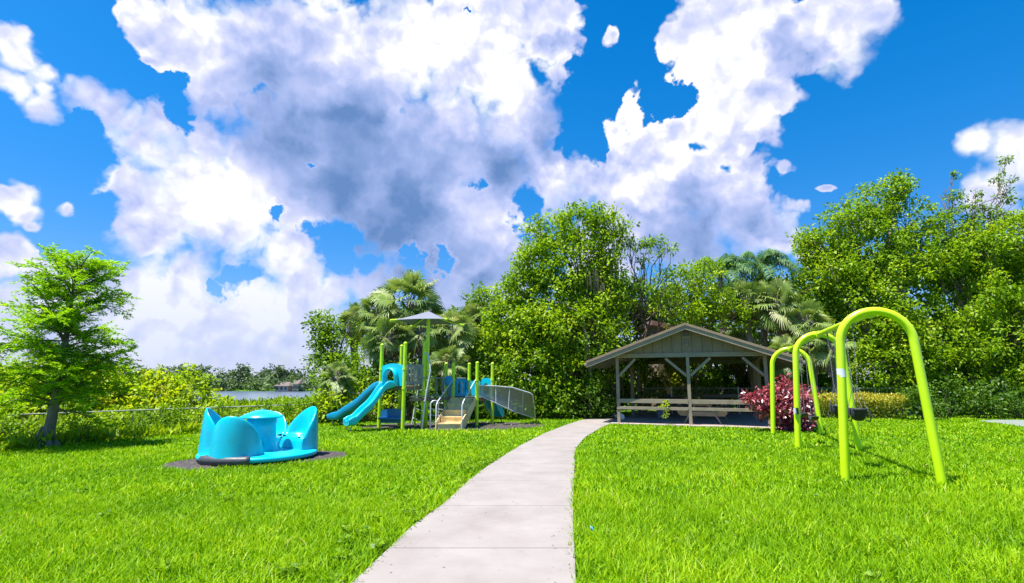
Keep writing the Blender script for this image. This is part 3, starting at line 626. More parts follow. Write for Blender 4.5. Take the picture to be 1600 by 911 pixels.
p_ = on_leg(*A2, h2, 0.22); m = MB(); m.box(p_ + Vector((-.05, -.06, 0)), (0.09, 0.05, 0.15)); m.build('label_plate', 'black', sw, bevel=0.01)
p_ = on_leg(*A2, h2, 0.22); m = MB(); m.box(p_ + Vector((-.09, -.07, 0)), (0.035, 0.05, 0.13)); m.build('sticker', 'white', sw)
def chain(a, b):
    m = MB(); a = Vector(a); b = Vector(b); L = (b - a).length; n = int(L / 0.036); d = (b - a).normalized()
    x = d.cross(Vector((0, 1, 0))).normalized(); y = d.cross(x)
    for i in range(n):
        c = a + d * (L * (i + .5) / n); s = x if i % 2 else y
        m.tube([c + d * 0.022 * math.sin(t) + s * 0.010 * math.cos(t) for t in [k * math.pi / 3 for k in range(6)]], 0.0035, 4, closed=True)
    return m
def bucket_swing(f, bi, label):
    pa, pb = tops[bi], tops[bi + 1]; d = (pb - pa).normalized(); c = pa.lerp(pb, f); c = Vector((c.x, c.y, 0)); side = Vector((-d.y, d.x, 0)); zt = pa.lerp(pb, f).z - 0.06
    zs = 0.86; t = thing('bucket_swing', c + Z * zs, label, 'bucket swing', 'black bucket swings on the near bay')
    for s in (-1, 1):
        top = c + d * (s * 0.27) + Z * zt; low = c + d * (s * 0.16) + Z * (zs + 0.62)
        m = MB(); m.tube([top + Z * 0.05, top - Z * 0.06], 0.02, 8); m.build('hanger', 'chain', t)
        chain(top - Z * .05, low).build('chain', 'chain', t)
        for q in (-1, 1): chain(low, c + d * (s * 0.15) + side * (q * 0.13) + Z * (zs + 0.18)).build('chain', 'chain', t)
    # full bucket: tapering shell with two leg holes on each long side
    n = 28; P = []
    prof = [(0.0, 0.0), (0.45, 0.01), (0.72, 0.06), (0.84, 0.13), (1.0, 0.20), (1.03, 0.22), (0.97, 0.225), (0.93, 0.19)]
    for k in range(n):
        a = 2 * math.pi * k / n; ca, sa = math.cos(a), math.sin(a); ex = 0.6
        x = math.copysign(abs(ca) ** ex, ca) * 0.18; y = math.copysign(abs(sa) ** ex, sa) * 0.14
        P.append([c + d * (x * r) + side * (y * r) + Z * (zs + z) for r, z in prof])
    m = MB(); vs = [p for row in P for p in row]; nv = len(prof); fs = []
    for i in range(n):
        a = 2 * math.pi * (i + .5) / n
        for j in range(nv - 1):
            if j == 3 and (abs(abs(math.degrees(a) % 180 - 90)) < 50) and (abs(abs(math.degrees(a) % 180 - 90)) > 12): continue
            fs.append((i * nv + j, ((i + 1) % n) * nv + j, ((i + 1) % n) * nv + j + 1, i * nv + j + 1))
    m.add(vs, fs, True); m.build('seat', 'black', t, solid=0.012)
    for q in (-1, 1):
        m = MB(); m.box(c + side * (q * 0.145) + Z * (zs + 0.15), (0.09, 0.008, 0.12), (d, side, Z)); m.build('side_flap', 'charcoal', t, bevel=0.003)
        for s in (-1, 1):
            m = MB(); m.tube([c + d * (s * x) + side * (q * 0.15) + Z * (zs + z) for x, z in ((0.17, 0.19), (0.205, 0.11), (0.18, 0.03), (0.10, -0.01), (0.03, 0.0))], 0.010, 6); m.build('leg_loop', 'black', t)
    return t
bucket_swing(0.36, 0, 'black bucket swing nearest to the front arch')
bucket_swing(0.70, 0, 'black bucket swing behind the other one, close to the middle arch')
def belt_swing(f, bi, label):
    pa, pb = tops[bi], tops[bi + 1]; d = (pb - pa).normalized(); c = pa.lerp(pb, f); c = Vector((c.x, c.y, 0)); side = Vector((-d.y, d.x, 0)); zt = pa.lerp(pb, f).z - 0.06
    zs = 0.60; t = thing('belt_swing', c + Z * zs, label, 'belt swing', 'black belt swings on the far bay')
    for s in (-1, 1):
        top = c + d * (s * 0.27) + Z * zt; low = c + d * (s * 0.25) + Z * (zs + 0.10)
        m = MB(); m.tube([top + Z * 0.05, top - Z * 0.06], 0.02, 8); m.build('hanger', 'chain', t); chain(top - Z * .05, low).build('chain', 'chain', t)
    P = [[c + d * x + side * y + Z * (zs + 1.3 * x * x) for y in (-0.08, -0.03, 0.03, 0.08)] for x in [-.27 + .54 * i / 12 for i in range(13)]]
    m = MB(); m.grid(P); m.build('seat', 'black', t, solid=0.016); return t
belt_swing(0.34, 1, 'black belt swing near the middle arch, hanging before the red bush')
belt_swing(0.68, 1, 'black belt swing near the farthest arch')
# blue marker in the grass
m = MB(); c = G(926, 829, 0.07)
m.grid([[c + Vector((-.022 + .03 * i / 4 + .012 * j, .012 * math.sin(i * 1.4), .03 - .055 * j + .012 * math.sin(i))) for j in range(2)] for i in range(5)], True)
fl_ = thing('marker_flag', c - Z * .07, 'small blue marker flag half hidden in grass at the path edge', 'flag'); m.build('flag', 'flag', fl_, solid=0.001)
m = MB(); m.tube([c + Vector((-.022, 0, .035)), c + Vector((-.022, .02, -.08))], 0.0015, 5); m.build('wire', 'chain', fl_)

# ================================================================ SPINNER RIDE
PLL, PLR = G(303, 722), G(494, 711)
pr_c = (PLL + PLR) / 2; pr_r = (PLR - PLL).length / 2
pr_c = Vector((SPC.x, SPC.y, 0)).lerp(pr_c, 0.7)
sp = thing('spinner_ride', pr_c, 'turquoise plastic spinning ride with four tall scoop seats around a domed table', 'spinner ride')
RR = pr_r * 1.0
print('spinner radius', RR, pr_c)
m = MB(); m.lathe([(0, 0.05), (RR * 0.86, 0.05), (RR * 0.97, 0.06), (RR, 0.085), (RR, 0.13), (RR * 0.98, 0.155), (RR * 0.93, 0.165), (0.0, 0.172)], pr_c, 64); m.build('platform', 'aqua', sp)
m = MB(); m.lathe([(0, 0.0), (RR * 0.5, 0.0), (RR * 0.55, 0.05)], pr_c, 40); m.build('base_plate', 'black', sp)
m = MB(); m.lathe([(RR * 0.36, 0.165), (RR * 0.345, 0.20), (RR * 0.27, 0.42), (RR * 0.245, 0.65), (RR * 0.25, at(400, 653, pr_c.y).z), (0, at(400, 653, pr_c.y).z)], pr_c, 40); m.build('pedestal', 'aqua', sp)
zd = at(400, 653, pr_c.y).z; m = MB(); m.lathe([(RR * 0.0, zd), (RR * 0.33, zd + .005), (RR * 0.37, zd + .02), (RR * 0.365, zd + .035), (RR * 0.27, zd + .09), (RR * 0.15, zd + .145), (RR * 0.05, zd + .165), (0, zd + .167)], pr_c, 40); dome = m.build('domed_table', 'aqua', sp)
m = MB(); m.lathe([(0.035, zd + .165), (0.03, zd + .185), (0, zd + .188)], pr_c, 12); m.build('cap', 'aqua_deep', dome)
def seat_shell(ang, hh, name, mat, pang):
    ax = Vector((math.cos(ang), math.sin(ang), 0)); ay = Vector((-ax.y, ax.x, 0)); c = pr_c + Vector((math.cos(pang), math.sin(pang), 0)) * (RR * 0.57)
    rx, ry = RR * 0.43, RR * 0.41; nphi = 33; N = []
    PH = [R(-98 + 196 * i / (nphi - 1)) for i in range(nphi)]
    def height(ph):
        t = abs(ph) / R(98); return 0.15 + 0.25 + (hh - 0.40) * max(0, math.cos(min(t * 1.04, 1) * math.pi / 2)) ** 0.82
    rows = []
    zb_ = 0.16; zs_ = 0.42
    for ph in PH:
        H_ = height(ph); cph, sph = math.cos(ph), math.sin(ph); row = []
        sq = 1.0
        def q(k, z, lean=0.0): return c + ax * (rx * k * cph * sq - lean * 0 ) + ay * (ry * k * sph) + Z * z
        for t in (0, .12, .3, .5, .7, .88): row.append(q(1.02 - 0.10 * t ** 2.2 + 0.03 * (1 - t) ** 6, zb_ + (H_ - zb_) * t))
        row += [q(0.905, H_ - 0.018), q(0.875, H_), q(0.84, H_ - 0.004), q(0.81, H_ - 0.03)]
        zi = max(zs_ + 0.02, 0)
        for t in (0.25, 0.5, 0.72, 0.9): row.append(q(0.80 - 0.14 * t, H_ - 0.03 + (zi - H_ + 0.03) * t if H_ - 0.03 > zi else zi))
        for kk, zz in ((0.58, zs_), (0.4, zs_ - 0.012), (0.0, zs_ - 0.012)): row.append(q(kk, zz))
        rows.append(row)
    m = MB(); m.grid(rows); return m, ax, ay, c, zs_, rx, ry
AZ0 = math.atan2(-0.93, -0.42)
toc = math.atan2(-pr_c.y, -pr_c.x)
def rimz(px, py, an): q = pr_c + Vector((math.cos(an), math.sin(an), 0)) * RR * .93; return at(px, py, q.y).z
for k, (dg, pd, tx, ty) in enumerate(((-20, -37, 360, 650), (116, 97, 482, 634), (165, 172, 446, 642), (-100, -108, 318, 637))):
    a = toc + R(dg); hh = rimz(tx, ty, a); mt = 'aqua'
    m, ax, ay, c, zs_, rx, ry = seat_shell(a, hh, 'seat', mt, toc + R(pd))
    st = m.build('seat', mt, sp, subsurf=1)
    # front lip of the seat, closing the shell towards the table
    P = []
    for i in range(13):
        y = -ry * 1.0 + 2 * ry * 1.0 * i / 12
        P.append([c + ax * (rx * .12) + ay * y * .97 + Z * (zs_ - 0.010), c - ax * (rx * .02) + ay * y * .98 + Z * (zs_ - 0.010), c - ax * (rx * .09) + ay * y * .99 + Z * (zs_ - 0.03), c - ax * (rx * .115) + ay * y + Z * (zs_ - 0.10), c - ax * (rx * .13) + ay * y + Z * 0.165])
    m = MB(); m.grid(P); m.build('seat_front', 'aqua', st)
# dark step band under the seat turned to the camera
m = MB(); ph = [toc - R(35) + R(-27 + 54 * i / 16) for i in range(17)]
ro = RR * 1.02
vs = [];
for p in ph:
    e = Vector((math.cos(p), math.sin(p), 0)); vs.append([pr_c + e * ro + Z * 0.03, pr_c + e * (ro + .008) + Z * 0.13, pr_c + e * (ro - .02) + Z * 0.175, pr_c + e * (ro - .14) + Z * 0.178])
m.grid(vs); m.build('step_band', 'charcoal', sp, solid=0.012)

# ================================================================ PLAYGROUND STRUCTURE
pg = thing('play_structure', (PB + PI_) / 2 + V_ * 0.5, 'playground structure with lime posts, turquoise slides, tan steps and grey shade roof', 'playground structure')
S1 = 0.93 * PS
B = PB; A = B + U * S1; D_ = B + V_ * S1 * 0.93; C_ = A + V_ * S1 * 0.93
S2 = 0.93 * PS
I = PI_; Gp = I + U * S2; J = I + V_ * S2 * 0.95; Hh = Gp + V_ * S2 * 0.95
F_ = Gp + U * 0.45 + V_ * 0.15
zc = lambda px, py, P: at(px, py, P.y).z
zA = zc(590, 538, A); zlow = zc(744, 566, I); z1 = zc(629, 603, B); z2 = zc(744, 621, I)
print('deck z', z1, z2, 'post tops', zA, zlow)
def pst(P, zt, r=0.062, mat='lime_dark', name='post'):
    m = MB(); m.tube([P - Z * .05, P + Z * (zt - .05)], r, 16, caps=False); m.lathe([(r, zt - .05), (r + .004, zt - .04), (r + .003, zt - .01), (r * .6, zt + .02), (0, zt + .03)], P, 16); return m.build(name, mat, pg)
def collar(P, zs, par, r=0.075):
    for z in zs:
        m = MB(); m.tube([P + Z * (z - .03), P + Z * (z + .03)], r, 14); m.build('collar', 'lime', par, bevel=0.006)
for P, zt in ((A, zA), (B, zA + .02), (C_, zA + .02), (D_, zA + .12)): o = pst(P, zt); collar(P, (z1 - .08, z1 + .55), o)
for P, zt in ((I, zlow), (Gp, zlow), (J, zlow), (Hh, zlow), (F_, zlow)): o = pst(P, zt); collar(P, (z2 - .06, z2 + .62), o)
pole = G(665, 668) ; zt = zc(663, 489, pole)
m = MB(); m.tube([pole - Z * .05, pole + Z * (zt - .04)], 0.065, 16); m.build('shade_pole', 'lime', pg)
thin = G(648, 668); m = MB(); m.tube([thin, thin + Z * zc(648, 566, thin)], 0.03, 10)
for k in range(5):
    z = 1.15 + k * 0.22
    m.tube([thin + Z * z, thin + U * -0.09 + Z * (z + .05) - V_ * .05, thin - U * .02 + Z * (z + .12) - V_ * .07], 0.016, 8)
m.build('climbing_pole', 'lime', pg)
# shade roof
zc0 = zc(663, 503, pole); zap = zc(663, 488, pole) + 0.04
RX = 1.10 * PS * 1.08; corners = []
n6 = 4; rot0 = math.atan2(V_.y, V_.x) - 0.42
for k in range(n6):
    a = rot0 + k * math.pi / 2; corners.append(pole + Vector((math.cos(a) * RX, math.sin(a) * RX, zc0 - 0.02)))
ap = pole + Z * zap
m = MB(); N = 12
for k in range(n6):
    c0, c1 = corners[k], corners[(k + 1) % n6]; rows = []
    for i in range(N + 1):
        t = i / N; row = []
        for j in range(N + 1):
            s = j / N; e = c0.lerp(c1, s); sag = math.sin(math.pi * s)
            e = e.lerp(pole + Z * e.z, 0.07 * sag) + Z * (0.03 * sag)
            p = ap.lerp(e, t) - Z * (0.04 * math.sin(math.pi * t) * (0.6 + 0.4 * sag)); row.append(p)
        rows.append(row)
    m.grid(rows)
cn = m.build('shade_canopy', 'fabric', pg, solid=0.006)
for k in range(n6):
    m = MB(); m.tube([pole + Z * (zap - 0.12), pole.lerp(Vector((corners[k].x, corners[k].y, 0)), .5) + Z * ((zap + zc0) / 2 - .10), corners[k] - Z * 0.01], 0.028, 8); m.build('canopy_arm', 'lime', pg)
    m = MB(); e = (corners[k] - pole - Z * corners[k].z).normalized(); m.tube([corners[k] - e * .10, corners[k] + e * .09 - Z * .02], 0.04, 8); m.build('arm_end', 'lime', pg)
# decks
def deck(c0, c1, c2, c3, z):
    m = MB(); m.prism([p + Z * (z - .14) for p in (c0, c1, c2, c3)], Z * 0.14); return m.build('deck', 'deck', pg, bevel=0.01)
deck(B + V_ * .06 + U * .06, D_ - V_ * .06 + U * .06, C_ - V_ * .06 - U * .06, A + V_ * .06 - U * .06, z1)
deck(I + V_ * .06 + U * .06, J - V_ * .06 + U * .06, Hh - V_ * .06 - U * .06, Gp + V_ * .06 - U * .06, z2)
# bridge from the high deck to the low deck
b0, b1 = D_ - U * .05, D_ - U * .05 - V_ * 0.75
b2, b3 = Gp + U * 0.06 + V_ * 0.15, Gp + U * .06 + V_ * 0.85
m = MB(); z_ = z2; m.prism([p + Z * (z_ - .10) for p in (b1, b2, b3, b0)], Z * .10); m.build('bridge_deck', 'deck', pg, bevel=0.01)
m = MB(); P0 = b1 + Z * z_; P1 = b2 + Z * z_
def barrier(p0, p1, zlo, zhi, name='railing', mat='grey_paint', nb=7, rb=0.013):
    m = MB(); p0 = Vector(p0); p1 = Vector(p1)
    for z in (zlo, zhi): m.tube([p0 + Z * z, p1 + Z * z], 0.018, 8)
    for i in range(nb): q = p0.lerp(p1, (i + .5) / nb); m.tube([q + Z * zlo, q + Z * zhi], rb, 6)
    return m.build(name, mat, pg)
barrier(b1 - Z * 0, b2, z2 + .05, z2 + 0.68, nb=6); barrier(b0, b3, z2 + .05, z2 + .68, nb=6)
# blue bubble panel over the bridge rail
m = MB(); c = b1.lerp(b2, .75) + Z * (z2 + .60) + V_ * .25; m.lathe([(0.0, 0.17), (0.08, 0.15), (0.15, 0.08), (0.17, 0.0), (0.17, -.14), (0.12, -.18), (0, -.19)], c, 20); m.build('play_drum', 'aqua_deep', pg)
# panels
def panel(p0, p1, zlo, zhi, mat, name='panel', th=0.035, slots=0, arch=0.0, hole=None, par=None):
    """upright sheet from p0 to p1 with slots or an arched opening"""
    p0, p1 = Vector(p0), Vector(p1); d = (p1 - p0); L = d.length; d.normalize(); nn = Vector((-d.y, d.x, 0)); nx, nz = 24, 24
    m = MB(); P = {}
    for i in range(nx + 1):
        for j in range(nz + 1):
            s = i / nx; zt_ = zhi + arch * math.sin(math.pi * s); P[i, j] = p0 + d * (L * s) + Z * (zlo + (zt_ - zlo) * j / nz)
    vs = [P[i, j] for i in range(nx + 1) for j in range(nz + 1)]; fs = []
    for i in range(nx):
        for j in range(nz):
            s, t = (i + .5) / nx, (j + .5) / nz
            if slots and 0.15 < t < 0.85 and 0.08 < s < 0.92 and (s * slots) % 1 < 0.45: continue
            if hole and ((s - hole[0]) / hole[2]) ** 2 + ((max(t - hole[1], 0)) / hole[3]) ** 2 < 1 and t > hole[4]: continue
            fs.append((i * (nz + 1) + j, (i + 1) * (nz + 1) + j, (i + 1) * (nz + 1) + j + 1, i * (nz + 1) + j + 1))
    m.add(vs, fs); return m.build(name, mat, par or pg, solid=th, bevel=0)
panel(D_ - V_ * .06 - U * .0, B + V_ * .12, z1 + .04, z1 + .72, 'grey_paint', 'barrier_panel', 0.012, slots=5)
panel(C_ - U * .07, D_ + U * .07, z1 + .04, z1 + .72, 'grey_paint', 'barrier_panel', 0.012, slots=6)
panel(Gp + V_ * .08, Hh - V_ * .08, z2 + .02, z2 + .62, 'aqua_deep', 'slotted_panel', 0.03, slots=4, arch=0.04)
panel(Hh - U * .07, Hh - U * .52, z2 + .02, z2 + .58, 'aqua', 'solid_panel', 0.03)
panel(J + U * .48, J + U * .07, z2 - .0, z2 + .64, 'aqua', 'slide_hood_panel', 0.04, arch=0.05, hole=(0.5, 0.35, 0.36, 0.38, -1))
panel(F_ + V_ * .04 - U * .05, F_ - U * .38 - V_ * .05, z2 + .04, z2 + .6, 'aqua_deep', 'activity_panel', 0.03)
# slides
def slide(top, dirh, L, z0, z1_, w, name='slide', waves=0.06, wall=0.17, legs=True, bend=None, mat='aqua'):
    """bedway with raised side walls; returns the part"""
    dirh = Vector(dirh).normalized(); side = Vector((-dirh.y, dirh.x, 0)); n = 26; rows = []
    for i in range(n + 1):
        t = i / n; s = t
        if t < 0.10: zz = z0 - (z0 - z1_) * 0.03 * t / .1
        elif t > 0.84: zz = z1_ + 0.02 * (1 - t)
        else:
            k = (t - .10) / .74; e = k * k * (3 - 2 * k) * 0.35 + k * 0.65; zz = z0 - (z0 - z1_) * (0.03 + 0.97 * e) + waves * math.sin(k * math.pi * 3.0) * (1 - k * .3)
        c = top + dirh * (L * t) + Z * zz
        if bend: c += side * bend * t * t
        wl = wall * (0.75 + 0.5 * math.sin(min(1, t * 5) * math.pi / 2)) * (1.0 if t < .9 else 1 - (t - .9) * 4.5)
        sec = [(-.5, -.05), (-.53, .02), (-.53, wl), (-.50, wl + .03), (-.45, wl), (-.42, .04), (-.34, 0.0), (0, -.015), (.34, 0.0), (.42, .04), (.45, wl), (.50, wl + .03), (.53, wl), (.53, .02), (.5, -.05), (0, -.075), (-.5, -.05)]
        rows.append([c + side * (w * a) + Z * b for a, b in sec])
    m = MB(); m.grid(rows)
    m.add(rows[0], [tuple(range(len(rows[0]) - 1))]); m.add(rows[-1], [tuple(range(len(rows[-1]) - 1))[::-1]])
    o = m.build(name, mat, pg, subsurf=1)
    if legs:
        for s in (-1, 1):
            e = rows[-3][7] + side * (w * .36 * s); ee = Vector((e.x, e.y, -.03)); mm = MB(); mm.tube([e - Z * .05, ee + dirh * .02], 0.018, 8); mm.build('leg', 'grey_paint', o)
    return o
mAB = (A + B) / 2; t0 = mAB - V_ * 0.02; e0 = G(541, 675)
dv = e0 - t0; dv.z = 0
slide(t0, dv, dv.length * 1.02, z1 + 0.0, 0.26, 0.60, waves=0.05)
mAC = (A + C_) / 2; t1 = mAC; e1 = G(521, 664.5); dv1 = e1 - t1; dv1.z = 0
slide(t1, dv1, dv1.length * 1.02, z1 - .02, 0.26, 0.60, waves=0.04, mat='aqua_deep')  # turquoise slide too; its shadow side is put into the deeper colour
# slide hood between the two left posts: arched panel with a bulging tunnel rim
hd = panel(A - U * .06, B + U * .06, z1 + .0, z1 + .66, 'aqua', 'slide_hood', 0.05, arch=0.09, hole=(0.5, 0.42, 0.30, 0.36, -1))
out = -V_; rows = []
for i in range(21):
    a = math.pi * i / 20; row = []
    for (k, dd) in ((1.02, .02), (1.22, .05), (1.25, .12), (1.12, .20), (0.98, .21), (0.92, .10), (0.95, -.02)):
        x = math.cos(a) * 0.235 * k * S1; zz = z1 + 0.26 + math.sin(a) * 0.29 * k
        row.append((A + B) / 2 + U * x + Z * zz + out * dd)
    rows.append(row)
# legs of the arch down to the deck
fr_ = [[p - Z * (p.z - (z1 + .0)) for p in rows[0]]]; bk_ = [[p - Z * (p.z - (z1 + .0)) for p in rows[-1]]]
m = MB(); m.grid(fr_ + rows + bk_); m.build('hood_rim', 'aqua', hd, solid=0.015, subsurf=1)
# rear slide's hood
panel(A + V_ * .08, C_ - V_ * .08, z1, z1 + .66, 'aqua', 'slide_hood', 0.05, arch=0.06, hole=(0.5, 0.42, 0.30, 0.36, -1))
# slide at the back right of the low deck
mJH = J + U * .3; e2 = G(778, 660); dv2 = e2 - mJH; dv2.z = 0
slide(mJH, dv2, max(1.1, dv2.length), z2, 0.28, 0.5, waves=0.02, wall=.2)
# bench counter under the high deck
c0 = A + (C_ - A) * .1 ; panel(A - U * .07 + V_ * .02, B + U * .22 + V_ * .35, 0.20, 0.62, 'blue', 'play_counter', 0.05, arch=0.05, hole=None)
cm = (A - U * .07).lerp(B + U * .22 + V_ * .35, .5) - V_ * .10
m = MB(); ax_ = ((B + U * .22 + V_ * .35) - (A - U * .07)); ax_.z = 0; Lc_ = ax_.length; ax_.normalize(); m.box(cm + Z * .36, (Lc_ * .95, .28, .07), (ax_, Vector((-ax_.y, ax_.x, 0)), Z)); m.build('counter_shelf', 'blue', pg, bevel=0.02)
# twisted spiral steps beside the high deck
tw = G(622, 668); 
m = MB(); m.tube([tw, tw + Z * (z1 + .1)], 0.022, 8)
for k in range(6):
    z = .3 + k * .17; m.tube([tw + Z * z, tw + Vector((-.06, -.06, z + .03)), tw + Vector((.03, -.12, z + .05)), tw + Vector((.07, -.02, z + .02))], 0.014, 6)
m.build('spiral_climber', 'lime', pg)
# leaning ladder
La, Lb = G(643, 664), G(658.5, 671.5); Lt = zc(664, 552, (La + Lb) / 2); hi = Vector((0.24, 0.28, 0))
lad = MB(); up0 = La + hi + Z * (Lt * 0.70); up1 = Lb + hi * 0.9 + Z * Lt * 0.98
for P, q, tall in ((La, up0, 0), (Lb, up1, 1)):
    pts = [P - Z * .03, P.lerp(q, .5), q] if not tall else [P - Z * .03, P.lerp(q, .45), P.lerp(q, .78) + Vector((.05, 0, 0)), q + Vector((-.10, .02, 0)), q + Vector((-.22, .1, .03))]
    lad = MB(); lad.tube(pts, 0.025, 8)
    lo = lad.build('side_rail' if tall else 'ladder', 'grey_metal', lo if tall else pg); lo = lo.parent if tall else lo
for k in range(7):
    t = 0.10 + k * 0.135; z_ = Lt * .98 * t; a = La + hi * (t * 1.36) + Z * z_; b = Lb + hi * (.9 * t) + Z * z_
    m = MB(); m.tube([a, b], 0.015, 8); m.build('rung', 'grey_metal', lo)
# loop ladder next to the steps
l0 = G(672, 671); l1 = G(684, 670.5); h_ = zc(678, 626, l0); w_ = (l1 - l0); 
m = MB(); pts = [l0 - Z * .03, l0 + Z * (h_ - .12)] + [l0 + w_ * (.5 - .5 * math.cos(a)) + Z * (h_ - .12 + .12 * math.sin(a)) for a in [math.pi * i / 8 for i in range(1, 8)]] + [l1 + Z * (h_ - .12), l1 - Z * .03]
m.tube(pts, 0.021, 8); lp = m.build('loop_handle', 'grey_metal', pg)
for k in range(4):
    z = 0.22 + k * .21; m = MB(); m.tube([pole + Z * z - V_ * .0, l1 + Z * z + V_ * .12 - U * .1], 0.018, 8); m.build('step_rung', 'grey_metal', lp)
# tan steps up to the low deck
st0 = G(683.5, 671.5); st1 = G(719, 671.5); tl = Gp - U * .06 + Z * z2 - V_ * .04; tr = I + U * .07 + Z * z2 - V_ * .04
nst = 5; rise = z2 / (nst + 0.0)
stp = MB()
for k in range(nst):
    f0, f1 = k / nst, (k + 1) / nst; zt_ = rise * (k + 1) - (rise * .12 if k == nst - 1 else 0)
    a0, b0_ = st0.lerp(Vector((tl.x, tl.y, 0)), f0), st1.lerp(Vector((tr.x, tr.y, 0)), f0); a1, b1_ = st0.lerp(Vector((tl.x, tl.y, 0)), f1), st1.lerp(Vector((tr.x, tr.y, 0)), f1)
    stp.add([a0 + Z * (zt_ - rise), b0_ + Z * (zt_ - rise), b0_ + Z * (zt_ - .0), a0 + Z * (zt_ - .0)], [(0, 1, 2, 3)])
    stp.prism([a0 + Z * (zt_ - .03) - (a1 - a0).normalized() * .02, b0_ + Z * (zt_ - .03) - (a1 - a0).normalized() * .02, b1_ + Z * (zt_ - .03), a1 + Z * (zt_ - .03)], Z * 0.035)
sto = stp.build('steps', 'tan', pg)
for a, t in ((st0, tl), (st1, tr)):
    m = MB(); tt = Vector((t.x, t.y, 0)); d = (tt - a).normalized(); sd_ = Vector((-d.y, d.x, 0)) * .03
    off = sd_ * (-1 if a is st1 else 1)
    P = [a + off - d * .03, a + off - d * .03 + Z * (rise + .06), tt + off + Z * (z2 + .06), tt + off + Z * (z2 - .22), a + d * .22 + off]
    m.prism(P, off * 1.0); m.build('stringer', 'tan', sto)
    p0 = a + off * 2 + d * .0; up = 0.62
    pts = [p0 - Z * .02, p0 + Z * (rise + up * .95), p0.lerp(tt + off, .08) + Z * (rise + up + .09), p0.lerp(tt + off, .92) + Z * (z2 + up - .05), tt + off + Z * (z2 + up)]
    m = MB(); m.tube(pts, 0.02, 8); hr = m.build('handrail', 'grey_metal', sto)
    me = bpy.data.meshes.new('screen'); q4 = [p0 + Z * (rise + .1), tt + off + Z * (z2 + .1), tt + off + Z * (z2 + up - .02), p0.lerp(tt + off, .06) + Z * (rise + up + .04), p0 + Z * (rise + up - .06)]
    w0 = woff(hr); me.from_pydata([tuple(p - w0) for p in q4], [], [(0, 1, 2, 3, 4)]); uvl = me.uv_layers.new(name='UVMap')
    for li, p in zip(range(5), q4): uvl.data[li].uv = ((p - a).dot(d), p.z)
    me.materials.append(Mt['screen']); so_ = bpy.data.objects.new('screen', me); col.objects.link(so_); so_.parent = hr
# twisted ramp of perforated sheet held in a bent tube
T0 = I + Z * zc(748, 602, I); T1 = at(800, 605.5, I.y + .7); T2 = at(831, 615, I.y + 1.0); T3 = G(836.5, 658) + Z * .04
B0 = I + V_ * .3 + Z * zc(748, 612, I); 
tubep = [T0, T0.lerp(T1, .5) + Z * .01, T1, T2 - Vector((.06, 0, -.02)), T2 + Z * -.06 + Vector((.03, 0, 0)), T2.lerp(T3, .5) + Vector((.02, 0, 0)), T3 + Z * .06]
m = MB(); m.tube(tubep, 0.024, 10); mc = m.build('ramp_tube', 'grey_metal', pg)
m = MB(); m.tube([T3 + Z * .1, T3 - Z * .08 + Vector((0, 0, 0))], .022, 8); m.build('ramp_foot', 'grey_metal', mc)
lowe = [I + V_ * .05 + Z * zc(748, 617, I), at(775, 630, I.y + .25), at(800, 642, I.y + .55), T3 + Z * .06]
m = MB(); m.tube(lowe, 0.02, 8); m.build('ramp_tube', 'grey_metal', mc)
def polyat(P, t):
    t = t * (len(P) - 1); i = min(int(t), len(P) - 2); return P[i].lerp(P[i + 1], t - i)
topc = [T0, T0.lerp(T1, .5), T1, T2]; rightc = [T2, T3 + Z * .06]
nu, nv = 24, 10; me = bpy.data.meshes.new('perforated_sheet'); vs = []; w0 = woff(mc)
for i in range(nu + 1):
    for j in range(nv + 1):
        s, t = i / nu, j / nv; p = polyat(topc, s).lerp(polyat(lowe, s), t) if True else None
        e = polyat([T2 - Z * .03, T3 + Z * .05], t); p = p.lerp(e, s ** 3); p = p + Vector((0, .22, -.05)) * math.sin(math.pi * t) * math.sin(math.pi * s); vs.append(p)
fs = [(i * (nv + 1) + j, (i + 1) * (nv + 1) + j, (i + 1) * (nv + 1) + j + 1, i * (nv + 1) + j + 1) for i in range(nu) for j in range(nv)]
me.from_pydata([tuple(p - w0) for p in vs], [], fs); uvl = me.uv_layers.new(name='UVMap')
for pl in me.polygons:
    pl.use_smooth = True
    for li in pl.loop_indices: p = vs[me.loops[li].vertex_index]; uvl.data[li].uv = (p.x * 1.2 + p.y * .4, p.z)
me.materials.append(Mt['perf']); o = bpy.data.objects.new('perforated_sheet', me); col.objects.link(o); o.parent = mc
for s in (.35, .62, .85):
    m = MB(); m.tube([polyat(topc, s), polyat(lowe, s * .95)], 0.012, 6); m.build('sheet_rib', 'grey_metal', mc)

